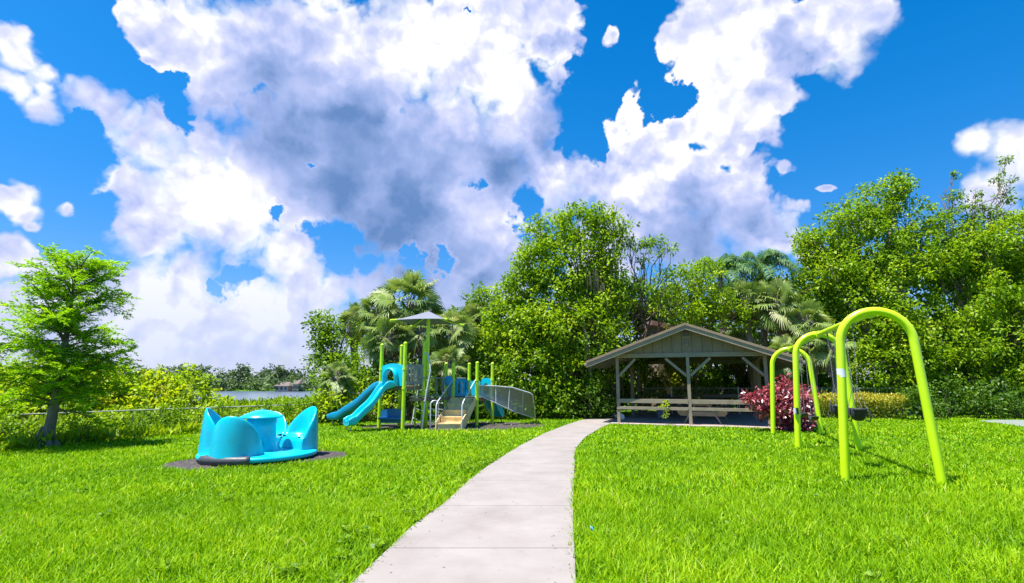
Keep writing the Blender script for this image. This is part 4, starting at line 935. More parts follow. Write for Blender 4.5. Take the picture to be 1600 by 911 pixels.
# ================================================================ FENCES
def chain_fence(name, P0, P1, h, label, zbase=None, step=3.0, mesh=True, cell=0.075, w=0.003):
    P0, P1 = Vector(P0), Vector(P1); L = (P1 - P0).length; d = (P1 - P0).normalized(); ft = thing(name, P0.lerp(P1, .5), label, 'fence')
    nn = Vector((-d.y, d.x, 0)).normalized()
    m = MB(); m.tube([P0 + Z * h, P1 + Z * h], 0.017, 8); m.build('top_rail', 'rail_steel', ft)
    k = int(L / step)
    for i in range(k + 1):
        p = P0.lerp(P1, i / k); m = MB(); m.tube([p - Z * .1, p + Z * (h + .03)], 0.030, 8); m.lathe([(.034, 0), (.03, .03), (0, .045)], p + Z * (h + .03), 8); m.build('post', 'grey_metal', ft)
    m = MB(); n = int(L / cell)
    for s in (1, -1):
        for i in range(-int(h / cell), n + 1):
            a = i * cell if s == 1 else (i * cell + h); t0, t1 = (a, a + h) if s == 1 else (a, a - h)
            zz0, zz1 = 0, h
            if min(t0, t1) < 0:
                if t0 < 0: zz0 = -t0 / (t1 - t0) * h; t0 = 0
                elif t1 < 0: zz1 = h * (t0 / (t0 - t1)); t1 = 0
            if max(t0, t1) > L:
                if t1 > L: zz1 = zz0 + (zz1 - zz0) * (L - t0) / (t1 - t0); t1 = L
                elif t0 > L: zz0 = zz1 - (zz1 - zz0) * (L - t1) / (t0 - t1); t0 = L
            if zz1 - zz0 < .02: continue
            a3 = P0 + d * t0 + Z * zz0 + nn * (s * .004); b3 = P0 + d * t1 + Z * zz1 + nn * (s * .004); q = (b3 - a3).normalized().cross(nn) * w / 2
            m.add([a3 - q, b3 - q, b3 + q, a3 + q], [(0, 1, 2, 3)])
    o = m.build('wire_mesh', 'chain', ft); return ft
FZ = -0.5
def fence_pt(px, py, z):   # point on the ray with the rail's height
    return G(px, py, z) - Z * z
f0 = fence_pt(-60, 651, .70); f1 = fence_pt(160, 643, .70); f2 = fence_pt(310, 637.5, .70); f3 = fence_pt(500, 631, .70)
chain_fence('chain_link_fence', f0 + Z * FZ, f2 + Z * FZ, 1.2, 'low galvanised chain link fence in front of the yellow green thicket')
chain_fence('chain_link_fence', f2 + Z * FZ, f3 + Z * FZ, 1.2, 'chain link fence stretch behind the spinner ride towards the lake')
chain_fence('chain_link_fence', G(845, 647), G(1482, 649.5), 1.25, 'chain link fence along the trees behind the pavilion')
chain_fence('chain_link_fence', G(1482, 649.5), G(1800, 650), 1.25, 'chain link fence under the dense trees at the right edge')

# ================================================================ VEGETATION
def tube_path(m, a, b, r0, r1, wob, r, n=7, segs=6, sag=0.0):
    a, b = Vector(a), Vector(b); pts = []; L = (b - a).length
    for i in range(segs + 1):
        t = i / segs; w = math.sin(math.pi * t) * wob * L
        pts.append(a.lerp(b, t) + Vector((r.normal(), r.normal(), r.normal() * .5)) * w * .5 + Z * (sag * L * math.sin(math.pi * t)))
    m.tube(pts, [r0 + (r1 - r0) * i / segs for i in range(segs + 1)], n); return pts
def foliage(lobes, dens, ls, seed, clump=0.42, per=46, flat=0.75, hang=0.25, shell=0.45, cut=0.30, aspect=0.5):
    """leaf clumps spread over ellipsoid lobes [(centre, (rx, ry, rz))]; returns leaf quads, rnd values, clump centres"""
    r = np.random.default_rng(seed); Cs = []
    for c, rad in lobes:
        rad = np.array(rad); area = 4 * math.pi * ((rad[0] * rad[1]) ** 1.6 / 3 + (rad[0] * rad[2]) ** 1.6 / 3 + (rad[1] * rad[2]) ** 1.6 / 3) ** (1 / 1.6)
        n = max(3, int(area * dens)); u = unit(r.normal(size=(n, 3))); k = r.uniform(shell, 1.0, n) ** 0.6 * r.normal(1.0, 0.10, n)
        Cs.append(np.array(c) + u * rad * k[:, None])
    C = np.concatenate(Cs)
    nz = vnoise(C[:, 0] + C[:, 1] * .37, C[:, 2] * 1.3 + C[:, 1] * .7, 0.9, seed + 1)
    C = C[nz > cut * 0.8]; M_ = len(C); sz = clump * r.uniform(0.55, 1.35, M_); cnt = np.maximum(6, (per * (sz / clump) ** 1.6)).astype(int)
    idx = np.repeat(np.arange(M_), cnt); N = len(idx); o = unit(r.normal(size=(N, 3))) * (r.random(N) ** 0.55)[:, None]
    o[:, 2] *= flat; P = C[idx] + o * sz[idx][:, None]
    Dr = unit(o * 0.8 + r.normal(size=(N, 3)) * 0.6 + np.array([0, 0, -hang])); Nn = unit(r.normal(size=(N, 3)) * 0.55 + np.array([0, 0, 1.0]))
    L = ls * r.uniform(0.6, 1.35, N); V = leafquads(P, Dr, Nn, L, L * aspect * r.uniform(.8, 1.2, N))
    cr = r.random(M_); rn = np.clip(cr[idx] * 0.55 + r.random(N) * 0.4 + 0.04, 0, 1)
    return V, rn, C
LBOFF = 0.0
def LB(px, py, rp, Y, sy=1.0, sz=1.0, sx=1.0):
    Y = Y + LBOFF
    c = at(px, py, Y); k = rp * (c - Vector((0, 0, CAM_H))).length / math.hypot(FPX, px - 800); k = rp * Y / 830
    return (tuple(c), (k * sx, k * sy, k * sz))
def broad_tree(name, bx, by, lobes, label, mat='lf_mid', cat='tree', group=None, seed=1, ls=0.17, dens=2.0, clump=0.45, per=46, trunk=0.22, bark='bark', cut=0.30, fork=0.35, aspect=0.5, crownname='crown', base=None, hang=.25):
    r = np.random.default_rng(seed); b = base if base is not None else G(bx, by); b = Vector((b.x, b.y, gz(b.x, b.y)))
    t = thing(name, b, label, cat, group); V, rn, C = foliage(lobes, dens, ls, seed, clump, per, cut=cut, aspect=aspect, hang=hang)
    npmesh(crownname, V, 4, mat, t, rn, [(0, 1, 2, 3)])
    cen = np.mean([np.array(l[0]) for l in lobes], axis=0); zmin = min(l[0][2] - l[1][2] for l in lobes); top = max(l[0][2] for l in lobes)
    m = MB(); fk = b + Z * max(0.6, (cen[2] - b.z) * fork); fk.x += (cen[0] - b.x) * .3; fk.y += (cen[1] - b.y) * .3
    m.tube([b - Z * .1, b + Z * .15, b.lerp(fk, .5) + Vector((r.normal() * .08, 0, 0)), fk], [trunk * 1.6, trunk * 1.15, trunk * .95, trunk * .8], 12); m.build('trunk', bark, t)
    m = MB()
    for c, rad in lobes:
        c = Vector(c); tube_path(m, fk - Z * .05, c, trunk * .5, trunk * .13, .12, r, 6, 6, .05)
        for _ in range(5):
            u = Vector(unit(r.normal(size=3))); e = c + Vector((u.x * rad[0], u.y * rad[1], abs(u.z) * rad[2])) * .95; tube_path(m, fk.lerp(c, .55 + .4 * r.random()), e, min(.035, trunk * .16), .008, .10, r, 5, 5)
    m.build('limbs', bark, t); return t
def bush(name, px, py, lobes, label, mat, cat='bush', group=None, seed=1, ls=0.13, dens=3.2, clump=0.28, per=40, aspect=.5, base=None, cut=.2, hang=.15, stems=True):
    b = base if base is not None else G(px, py); b = Vector((b.x, b.y, gz(b.x, b.y))); t = thing(name, b, label, cat, group); r = np.random.default_rng(seed)
    V, rn, C = foliage(lobes, dens, ls, seed, clump, per, cut=cut, aspect=aspect, hang=hang, flat=.9, shell=.3); npmesh('foliage', V, 4, mat, t, rn, [(0, 1, 2, 3)])
    if stems:
        m = MB()
        for c, rad in lobes:
            for _ in range(3):
                u = unit(r.normal(size=3)); tube_path(m, b + Vector((r.normal() * .12, r.normal() * .12, -.05)), Vector(c) + Vector((u[0] * rad[0], u[1] * rad[1], u[2] * rad[2])) * .7, .022, .007, .1, r, 5, 5)
        m.build('stems', 'bark', t)
    return t

# ---- left: bald cypress with level feathery sprays
def cypress(base, height, seed):
    r = np.random.default_rng(seed); t = thing('cypress_tree', base, 'light green feathery cypress with flared trunk at the left edge of the lawn', 'tree'); H = height
    m = MB(); n = 14; prof = [(0, .23), (.02, .185), (.06, .14), (.12, .115), (.3, .09), (.5, .068), (.7, .055), (.88, .028), (1, .010)]; pts = [base + Vector((.05 * math.sin(5 * a) + .22 * a, 0, a * H - .03)) for a, _ in prof]
    m.tube(pts, [q for _, q in prof], n)
    for k in range(7):
        a = k * 6.28 / 7 + .3; e = Vector((math.cos(a), math.sin(a), 0)); m.tube([base + e * .30 - Z * .05, base + e * .17 + Z * .18, base + e * .10 + Z * .5], [.075, .06, .02], 7)
    m.build('trunk', 'bark_grey', t); br = MB(); Vs = []; Rn = []
    def trunk_at(a): return base + Vector((.05 * math.sin(5 * a) + .22 * a, 0, a * H))
    nb = 100
    for i in range(nb):
        f = 0.20 + 0.79 * (i / nb); az = i * 2.39996 + r.normal() * .3
        prof_l = np.interp(f, [0.12, .2, .33, .45, .58, .7, .85, .95, 1.0], [1.6, 2.3, 2.4, 2.35, 2.3, 2.2, 1.75, 1.15, .55]) * (H / 5.2) * .80
        L = prof_l * r.uniform(.5, 1.16); rise = np.interp(f, [.12, .5, .8, 1], [.10, .25, .45, .95]) + r.normal() * .30; p0 = trunk_at(f); d = Vector((math.cos(az), math.sin(az), rise)).normalized(); sd_ = Vector((-math.sin(az), math.cos(az), 0))
        bend = r.normal() * .12; pts = [p0 + d * (L * s) + sd_ * (bend * L * s * s) + Z * (.10 * L * math.sin(s * 2.6) - .06 * L * s * s) for s in (0, .2, .4, .6, .8, 1)]
        br.tube(pts, [.028 * (1 - f * .6), .022, .016, .011, .007, .004], 5)
        nt = int(7 + L * 9.5)
        for k in range(nt):
            s = .16 + .84 * (k + r.random() * .6) / nt; j = min(int(s * 5), 4); p = pts[j].lerp(pts[j + 1], s * 5 - j); sgn = 1 if k % 2 else -1
            tl = L * .22 * (1.15 - s * .6) * r.uniform(.6, 1.4) + .10; td = (d * .75 + sd_ * sgn * .85 + Vector((0, 0, r.normal() * .62 + .10))).normalized()
            nl = int(14 + tl * 60); ss = np.linspace(.05, 1, nl); P = np.array(p) + np.outer(ss * tl, np.array(td)); P[:, 2] -= .10 * tl * ss ** 2; P += r.normal(size=P.shape) * .012
            sv = unit(np.cross(np.array(td), [0, 0, 1.0])); sg = np.where(np.arange(nl) % 2 == 0, 1, -1)[:, None]
            Dr = unit(np.array(td) * .6 + sv * sg * .9 + r.normal(size=(nl, 3)) * .22); Nn = unit(np.array([0, 0, 1.0]) + r.normal(size=(nl, 3)) * .6)
            ln = r.uniform(.05, .105, nl); Vs.append(leafquads(P, Dr, Nn, ln, ln * .34, .1)); Rn.append(np.clip(r.normal(.45, .18, nl) + .2 * r.normal(), 0, 1))
    br.build('branches', 'bark', t); V = np.concatenate(Vs); npmesh('foliage', V, 4, 'lf_vivid', t, np.concatenate(Rn), [(0, 1, 2, 3)]); print('cypress leaves', len(V)); return t
cb = G(70, 699); cypress(cb, at(92, 412, cb.y).z, 21)

# ---- palms
def fan_head(c, r, nf, L, seed, young=.25):
    """fan palm head: petioles and pleated drooping fans; returns leaflet arrays (N,8,3) and petiole MB"""
    rr = np.random.default_rng(seed); Vs = []; Rn = []; m = MB()
    for i in range(nf):
        az = i * 2.39996 + rr.normal() * .35; el = np.interp(i / nf, [0, 1], [1.35, -0.75]) + rr.normal() * .22; pl = L * rr.uniform(.65, 1.25)
        d = Vector((math.cos(az) * math.cos(el), math.sin(az) * math.cos(el), math.sin(el))); p1 = c + d * pl * .55; hub = c + d * pl + Z * (-.14 * pl)
        m.tube([c, p1, hub], [.022, .016, .010], 5); dd = (hub - p1).normalized(); s = dd.cross(Z)
        if s.length < .1: s = Vector((1, 0, 0))
        s.normalize(); n = s.cross(dd).normalized(); ro_ = rr.normal() * .75; s, n = s * math.cos(ro_) + n * math.sin(ro_), n * math.cos(ro_) - s * math.sin(ro_); nl = 26; fl = L * rr.uniform(.75, 1.0); fr = rr.normal(.45 + .1 * (el > .3), .16)
        for k in range(nl):
            a = (k / (nl - 1) - .5) * 2 * 2.0; q = (dd * math.cos(a) + s * math.sin(a)).normalized(); ll = fl * (1 - .28 * abs(a) / 2.0) * rr.uniform(.88, 1.06); w = (q.cross(n)).normalized()
            wd = .030 * L / .9; fold = n * (.10 * ll * abs(a) / 2.0)
            dr_ = rr.uniform(.4, 1.0); pts = [hub, hub + q * ll * .45 + fold - Z * .02 * ll, hub + q * ll * .80 + fold - Z * (.12 * ll + .06 * ll * rr.random()) * dr_, hub + q * ll * .98 + fold - Z * (.34 * ll + .15 * ll * rr.random()) * dr_]
            Vs.append([tuple(p + w * x) for p, ww in zip(pts, (.3, 1, .75, .1)) for x in (-wd * ww, wd * ww)]); Rn.append(fr + rr.normal() * .10 + .12 * (rr.random() < .1))
    return np.array(Vs), np.clip(np.array(Rn), 0, 1), m
F8 = [(0, 1, 3, 2), (2, 3, 5, 4), (4, 5, 7, 6)]
def cabbage_palm(px, py, Y, rpx, label, seed, group='fan palms among the trees', trunk=True, dead=True, mat='palm'):
    c = at(px, py, Y); b = Vector((c.x + .1, c.y, gz(c.x, c.y))); t = thing('fan_palm', b, label, 'palm', group); L = rpx * Y / 830 * .56; nf = 34
    V, rn, m = fan_head(c, None, nf, L, seed); npmesh('fronds', V, 8, mat, t, rn, F8); m.build('petioles', 'lime_dark' if False else 'bark_grey', t)
    r = np.random.default_rng(seed)
    if trunk:
        m = MB(); nseg = 14; pts = [b.lerp(c, i / nseg) + Vector((.05 * math.sin(i), .04 * math.cos(i * 1.3), 0)) for i in range(nseg + 1)]; m.tube([b - Z * .1] + pts, [.22] + [.17 + .02 * (i % 2) for i in range(nseg + 1)], 12); m.build('trunk', 'bark_grey', t)
    if dead:
        Vd, rd, m2 = fan_head(c - Z * .25, None, 14, L * .8, seed + 50); m_ = Vd.copy(); ctr = np.array(c - Z * .25); rel = m_ - ctr; rel[..., 2] = -np.abs(rel[..., 2]) * 1.1 - .55 * np.hypot(rel[..., 0], rel[..., 1]); rel[..., :2] *= .6
        npmesh('dead_fronds', rel + ctr, 8, 'dead', t, r.random(len(Vd)), F8)
    return t
def feather_palm(px, py, Y, rpx, label, seed, nf=17):
    c = at(px, py, Y); b = Vector((c.x - .2, c.y, 0)); t = thing('queen_palm', b, label, 'palm', 'feather palms behind the pavilion'); L = rpx * Y / 830; r = np.random.default_rng(seed); Vs = []; Rn = []; m = MB()
    for i in range(nf):
        az = i * 2.39996 + r.normal() * .2; el = np.interp(i / nf, [0, 1], [1.25, .05]) + r.normal() * .08; d = Vector((math.cos(az) * math.cos(el), math.sin(az) * math.cos(el), math.sin(el))); hz_ = Vector((math.cos(az), math.sin(az), 0)); sd_ = Vector((-math.sin(az), math.cos(az), 0)); n = 16
        pts = [c + d * (L * s) - Z * (L * .62 * s ** 2.3) for s in [k / n for k in range(n + 1)]]; m.tube(pts, [.03 * (1 - .85 * k / n) for k in range(n + 1)], 5); fr = r.normal(.5, .15)
        for k in range(2, 17 * 5):
            s = k / 85.0; j = min(int(s * n), n - 1); p = pts[j].lerp(pts[j + 1], s * n - j); tg = (pts[j + 1] - pts[j]).normalized(); ll = L * .26 * math.sin(min(1, s * 1.6 + .15) * math.pi / 2) * (1.15 - .6 * s) * r.uniform(.85, 1.1)
            for sg in (-1, 1):
                q = (tg * .45 + sd_ * sg * .85 + Z * r.normal(.1, .35)).normalized(); w = tg * (.016 * L / 2.6); e = p + q * ll * .5; f = p + q * ll * .85 - Z * ll * .28; gq = p + q * ll * .95 - Z * ll * .62
                Vs.append([tuple(a + w * x) for a, ww in zip((p, e, f, gq), (.6, 1, .7, .1)) for x in (-ww, ww)]); Rn.append(fr + r.normal() * .12)
    npmesh('fronds', np.array(Vs), 8, 'queen', t, np.clip(np.array(Rn), 0, 1), F8); m.build('frond_ribs', 'lime_dark' if False else 'bark_grey', t)
    mm = MB(); mm.tube([b - Z * .1, b.lerp(c, .5), c], [.2, .16, .12], 12); mm.build('trunk', 'bark_grey', t); return t

# ---- behind the playground
YB = 24.0
cabbage_palm(640, 475, 24.5, 66, 'tallest fan palm, its round head standing above the grey shade roof', 31)
cabbage_palm(590, 492, 25.0, 50, 'fan palm left of the tallest one, with grey hanging fronds', 32)
cabbage_palm(610, 528, 22.8, 46, 'fan palm with drooping fronds just above the high slide deck', 33)
cabbage_palm(708, 520, 23.4, 46, 'fan palm right of the shade roof', 34)
cabbage_palm(738, 505, 25.5, 40, 'fan palm between the shade roof and the big leafy tree', 35)
cabbage_palm(700, 570, 22.0, 36, 'low fan palm behind the bridge of the play structure', 36, trunk=True, dead=True)
cabbage_palm(527, 590, 21.0, 34, 'low fan palm at the left end of the thicket, near the lake', 37, dead=False)
cabbage_palm(660, 520, 23.0, 40, 'fan palm behind the pole of the shade roof', 38)
cabbage_palm(555, 505, 26.0, 38, 'leftmost tall fan palm standing behind the small leafy tree', 39)
broad_tree('leafy_tree', 535, 652, [LB(513,508,26,24), LB(500,530,18,24), LB(530,520,24,24), LB(520,550,26,24), LB(545,500,18,24.5), LB(508,575,24,24), LB(535,575,30,23.8), LB(520,605,26,23)], 'small open leafy tree at the left end of the tree line by the lake', 'lf_mid', seed=41, dens=2.6, trunk=.1, ls=.16, clump=.40, cut=.22)
# ---- big tree in the middle
broad_tree('big_leafy_tree', 905, 642, [LB(868,368,40,25), LB(905,352,34,25), LB(945,345,34,25), LB(975,352,20,25), LB(842,415,42,24.5), LB(890,410,58,25), LB(940,400,38,25), LB(815,455,40,24.5), LB(870,470,66,24.5), LB(935,460,50,25), LB(800,500,44,24), LB(850,530,66,23.8), LB(915,520,60,24.2), LB(775,540,36,24), LB(830,585,58,23.6), LB(895,585,52,23.8), LB(955,530,40,24)], 'tallest leafy tree in the middle of the tree line, with hanging moss', 'lf_bright', seed=51, dens=2.5, trunk=.32, ls=.18, clump=.46, cut=.26)
broad_tree('leafy_tree', 780, 645, [LB(755,470,26,26), LB(765,500,34,25.5), LB(735,545,30,24), LB(765,560,40,24), LB(785,600,40,23.4), LB(740,600,36,23.4), LB(745,500,20,26)], 'dark leafy tree filling the gap left of the tallest tree', 'lf_mid', seed=52, dens=2.6, trunk=.2, cut=.30)
broad_tree('leafy_tree', 1000, 640, [LB(1005,395,24,25), LB(1040,388,16,25), LB(985,380,12,25), LB(1005,432,34,25), LB(1040,432,26,25), LB(970,462,34,24.6), LB(1012,458,26,24.6), LB(972,505,28,24.6), LB(1050,465,20,25), LB(960,560,40,24)], 'thin open tree with sparse tufts between the tallest tree and the pavilion roof', 'lf_mid', seed=53, dens=1.3, trunk=.14, ls=.21, aspect=.34, clump=.36, cut=.45)
broad_tree('leafy_tree', 1085, 636, [LB(1060,440,34,26), LB(1095,432,30,26), LB(1075,475,42,25.8), LB(1040,480,28,25.8), LB(1120,470,30,25.8), LB(1150,490,26,25.8), LB(1100,505,36,25.6)], 'bright yellow green tree rising over the ridge of the pavilion', 'lf_bright', seed=54, dens=1.9, trunk=.18, cut=.30)
feather_palm(1125, 425, 28.5, 66, 'feather palm above the pavilion ridge, left one of the pair', 61)
feather_palm(1188, 418, 28.0, 66, 'feather palm right of its pair, leaning against the sky', 62)
cabbage_palm(1165, 470, 26.5, 44, 'fan palm behind the feather palms, over the right roof slope', 63)
cabbage_palm(1215, 478, 26.0, 52, 'broad fan palm over the right end of the pavilion roof', 64)
cabbage_palm(1262, 505, 25.0, 44, 'fan palm seen through the two far swing arches', 65)
cabbage_palm(1298, 538, 24.0, 42, 'low fan palm with long hanging fronds beside the big right trees', 66)
cabbage_palm(1225, 555, 24.5, 38, 'low fan palm behind the right corner of the pavilion', 67)
cabbage_palm(1150, 545, 27.5, 40, 'fan palm hidden low behind the pavilion roof', 68)
broad_tree('leafy_tree', 1240, 640, [LB(1240,455,36,27.5), LB(1205,450,26,27.5), LB(1275,470,34,27.5), LB(1250,500,40,27.3), LB(1180,440,22,28)], 'mid green tree behind the right fan palms', 'lf_mid', seed=55, trunk=.2, cut=.32)
# ---- right group
LBOFF = 3.0
broad_tree('big_leafy_tree', 1412, 648, [LB(1285,385,38,24.5), LB(1262,372,22,24.5), LB(1330,350,42,24), LB(1300,425,44,24), LB(1375,315,34,24), LB(1395,300,26,24), LB(1360,390,60,24), LB(1425,350,46,24), LB(1420,400,50,23.6), LB(1340,460,52,23.6), LB(1400,470,64,23.2), LB(1350,520,48,23), LB(1420,540,54,22.6), LB(1375,575,46,22.4)], 'broad leafy tree filling the sky right of the fan palms', 'lf_bright', seed=71, dens=2.5, trunk=.30, ls=.18, bark='bark_grey', cut=.26)
broad_tree('big_leafy_tree', 1560, 648, [LB(1480,410,50,23.4), LB(1530,390,48,23.4), LB(1590,375,52,23.4), LB(1500,470,60,23), LB(1570,460,66,23), LB(1640,430,70,23), LB(1470,540,50,22.6), LB(1540,540,64,22.4), LB(1610,530,60,22.4), LB(1500,600,46,22.4), LB(1580,600,50,22.2), LB(1650,580,60,22.4), LB(1440,600,38,22.6)], 'broad leafy tree at the right edge with low hanging boughs', 'lf_bright', seed=72, dens=2.5, trunk=.32, ls=.18, cut=.26)
for k, (px, py, h, nm) in enumerate(((1490,275,140,'slender airy sapling above the right trees, left of three'), (1530,300,110,'slender airy sapling above the right trees, middle of three'), (1572,250,150,'tallest slender sapling above the right trees, near the right edge'))):
    lb = [LB(px + dx * (.35 + j * .13), py + j * h * .2, 9 + 4 * j, 23.8, sz=.8) for j in range(6) for dx in ((-14, 12) if j else (0,))]
    broad_tree('slender_tree', px, 647, lb, nm, 'lf_mid', group='slender saplings above the right trees', seed=80 + k, dens=2.6, trunk=.07, ls=.17, clump=.22, per=16, cut=.2, fork=.85)
LBOFF = 0.0
# ---- undergrowth along the trees, one shrub at a time
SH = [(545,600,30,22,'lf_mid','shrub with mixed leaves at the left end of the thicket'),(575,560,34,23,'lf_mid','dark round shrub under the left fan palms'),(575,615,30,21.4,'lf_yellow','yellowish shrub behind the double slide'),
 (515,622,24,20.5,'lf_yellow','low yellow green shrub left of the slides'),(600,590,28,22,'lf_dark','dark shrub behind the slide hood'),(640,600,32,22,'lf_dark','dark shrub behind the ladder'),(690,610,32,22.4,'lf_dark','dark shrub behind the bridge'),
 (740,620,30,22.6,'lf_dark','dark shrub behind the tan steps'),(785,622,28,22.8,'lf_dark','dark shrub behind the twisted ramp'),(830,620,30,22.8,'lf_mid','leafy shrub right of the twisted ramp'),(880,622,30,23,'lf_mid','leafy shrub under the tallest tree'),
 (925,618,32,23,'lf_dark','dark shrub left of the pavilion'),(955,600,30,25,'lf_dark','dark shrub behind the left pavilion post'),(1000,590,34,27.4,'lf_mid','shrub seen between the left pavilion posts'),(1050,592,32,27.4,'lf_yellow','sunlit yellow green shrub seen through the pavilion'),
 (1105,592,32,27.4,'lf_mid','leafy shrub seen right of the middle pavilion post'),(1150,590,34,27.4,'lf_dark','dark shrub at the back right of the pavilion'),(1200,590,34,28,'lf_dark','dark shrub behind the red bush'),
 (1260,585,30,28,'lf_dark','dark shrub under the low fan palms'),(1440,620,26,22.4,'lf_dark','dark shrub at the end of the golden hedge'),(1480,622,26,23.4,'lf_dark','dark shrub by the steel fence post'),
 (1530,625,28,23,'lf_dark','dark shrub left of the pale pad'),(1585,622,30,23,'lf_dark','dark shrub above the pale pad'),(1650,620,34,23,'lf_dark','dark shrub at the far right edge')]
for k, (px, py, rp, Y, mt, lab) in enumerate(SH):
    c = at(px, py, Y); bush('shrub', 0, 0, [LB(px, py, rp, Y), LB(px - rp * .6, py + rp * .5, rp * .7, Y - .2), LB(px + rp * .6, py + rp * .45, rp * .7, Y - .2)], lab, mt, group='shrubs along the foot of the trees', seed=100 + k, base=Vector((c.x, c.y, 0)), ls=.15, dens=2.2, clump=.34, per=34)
# moss and bare limb on the big tree
def wisps(pts, n, L, mat, name, label, cat, parent=None, seed=5):
    r = np.random.default_rng(seed); V = []
    for p in pts:
        for _ in range(n):
            a = np.array(p) + r.normal(size=3) * np.array([.25, .2, .3]); l = L * r.uniform(.4, 1.2); s = np.array([r.normal() * .03, 0, 0]); w = .022
            q = [a, a + s + [0, 0, -l * .5], a + s * 2 + [0, 0, -l]]
            V.append([q[0] - [w, 0, 0], q[0] + [w, 0, 0], q[1] - [w, 0, 0], q[1] + [w, 0, 0], q[2] - [w * .2, 0, 0], q[2] + [w * .2, 0, 0]])
    o = npmesh(name, np.array(V), 6, mat, parent, r.random(len(V)), [(0, 1, 3, 2), (2, 3, 5, 4)]); return o
bigt = [o for o in bpy.data.objects if o.name == 'big_leafy_tree'][0]
wisps([at(x, y, 23.9) for x, y in ((905,520),(925,500),(930,545),(902,560),(940,520),(948,560),(925,425),(935,445),(885,600),(960,590))], 26, .9, 'moss', 'hanging_moss', None, None, bigt)
m = MB(); r = np.random.default_rng(3); tube_path(m, at(912, 492, 23.2), at(850, 466, 23.0), .045, .015, .06, r, 7, 6, .06); tube_path(m, at(925, 600, 23.2), at(912, 492, 23.2), .10, .05, .04, r, 8); m.build('bare_limb', 'bark_grey', bigt)
# ---- deep wood behind everything
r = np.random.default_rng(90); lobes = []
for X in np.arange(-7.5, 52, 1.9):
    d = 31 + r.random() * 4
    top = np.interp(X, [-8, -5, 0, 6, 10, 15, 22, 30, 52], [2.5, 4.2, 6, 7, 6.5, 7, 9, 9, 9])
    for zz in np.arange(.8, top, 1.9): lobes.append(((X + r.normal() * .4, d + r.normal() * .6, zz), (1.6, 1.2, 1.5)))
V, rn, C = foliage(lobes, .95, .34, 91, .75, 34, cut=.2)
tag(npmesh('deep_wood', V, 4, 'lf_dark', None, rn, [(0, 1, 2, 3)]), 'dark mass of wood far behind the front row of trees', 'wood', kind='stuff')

# ---- golden hedge, copper bush
hb = G(1360, 655); Yh = hb.y; 
def hedge():
    t = thing('golden_hedge', hb, 'clipped golden yellow hedge under the trees behind the swings', 'hedge'); r = np.random.default_rng(7)
    P0, P1 = G(1275, 654), G(1428, 656); L = (P1 - P0).length; d = np.array((P1 - P0).normalized()); n = 14000; s = r.random(n) * L; hgt = zc(1360, 619, hb)
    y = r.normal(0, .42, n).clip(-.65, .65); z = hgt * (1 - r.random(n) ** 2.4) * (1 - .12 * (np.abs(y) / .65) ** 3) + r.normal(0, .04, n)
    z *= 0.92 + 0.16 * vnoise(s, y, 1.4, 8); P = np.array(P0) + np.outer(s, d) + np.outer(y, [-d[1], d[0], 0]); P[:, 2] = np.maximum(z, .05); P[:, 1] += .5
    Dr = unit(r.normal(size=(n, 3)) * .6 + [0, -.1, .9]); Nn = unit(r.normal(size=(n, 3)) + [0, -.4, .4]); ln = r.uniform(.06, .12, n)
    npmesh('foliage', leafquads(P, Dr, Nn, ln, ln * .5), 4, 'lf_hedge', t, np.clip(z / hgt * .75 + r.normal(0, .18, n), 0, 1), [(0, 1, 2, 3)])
    m = MB()
    for k in range(16):
        q = P0.lerp(P1, (k + .5) / 16) + Vector((0, .5, 0)); tube_path(m, q - Z * .05, q + Vector((r.normal() * .1, r.normal() * .1, hgt * .8)), .02, .006, .1, r, 5, 4)
    m.build('stems', 'bark', t)
hedge()
rb = G(1228, 673.5); bush('copper_leaf_bush', 0, 0, [LB(1228,612,20,rb.y), LB(1258,618,22,rb.y), LB(1200,624,18,rb.y), LB(1178,622,13,rb.y), LB(1215,645,26,rb.y), LB(1250,645,26,rb.y), LB(1185,640,14,rb.y), LB(1232,630,28,rb.y - .2), LB(1240,660,20,rb.y - .1)], 'dark red and pink leaved bush at the right front corner of the pavilion', 'lf_red', seed=140, ls=.15, dens=7.0, clump=.20, per=26, aspect=.42, base=rb, cut=.12, hang=.35)

# weed growing through the pavilion rail
wb_ = pav((G(1040, 663) - FL).dot(PW), -.22); bush('weed', 0, 0, [LB(1040,629,5.5,wb_.y), LB(1041,640,2.5,wb_.y), LB(1040,650,2,wb_.y), LB(1036,634,3.5,wb_.y)], 'small yellow green weed at the front rail of the pavilion', 'lf_yellow', cat='weed', seed=150, ls=.07, dens=26, clump=.07, per=14, base=wb_, stems=False)

# ---- thicket on the lake bank, left
TH = [(-40,620,60,16.5,'lf_yellow','yellow green shrub at the left edge, behind the cypress'),(30,615,55,17.5,'lf_yellow','yellow shrub behind the cypress trunk'),(95,612,44,18,'lf_mid','green shrub right behind the cypress'),(140,600,36,19,'lf_yellow','pale yellow shrub right of the cypress'),
 (175,612,40,19,'lf_yellow','yellow shrub with pinkish dry leaves'),(215,605,32,20,'lf_yellow','tall yellow green shrub left of the far trees'),(250,612,34,20.5,'lf_yellow','yellow green shrub in the middle of the thicket'),(290,610,30,21.5,'lf_yellow','yellow green shrub with large upright leaves'),
 (325,625,24,22,'lf_yellow','rounded yellow green shrub left of the spinner ride'),(355,640,16,23,'lf_yellow','low yellow green shrub above the left spinner seat'),(385,645,14,24,'lf_mid','low green shrub in front of the lake'),
 (420,642,12,25,'lf_yellow','low shrub above the domed table, in front of the lake'),(455,643,12,25,'lf_mid','low green shrub above the rear spinner seat'),(490,640,15,24,'lf_mid','green shrub at the right end of the lake view')]
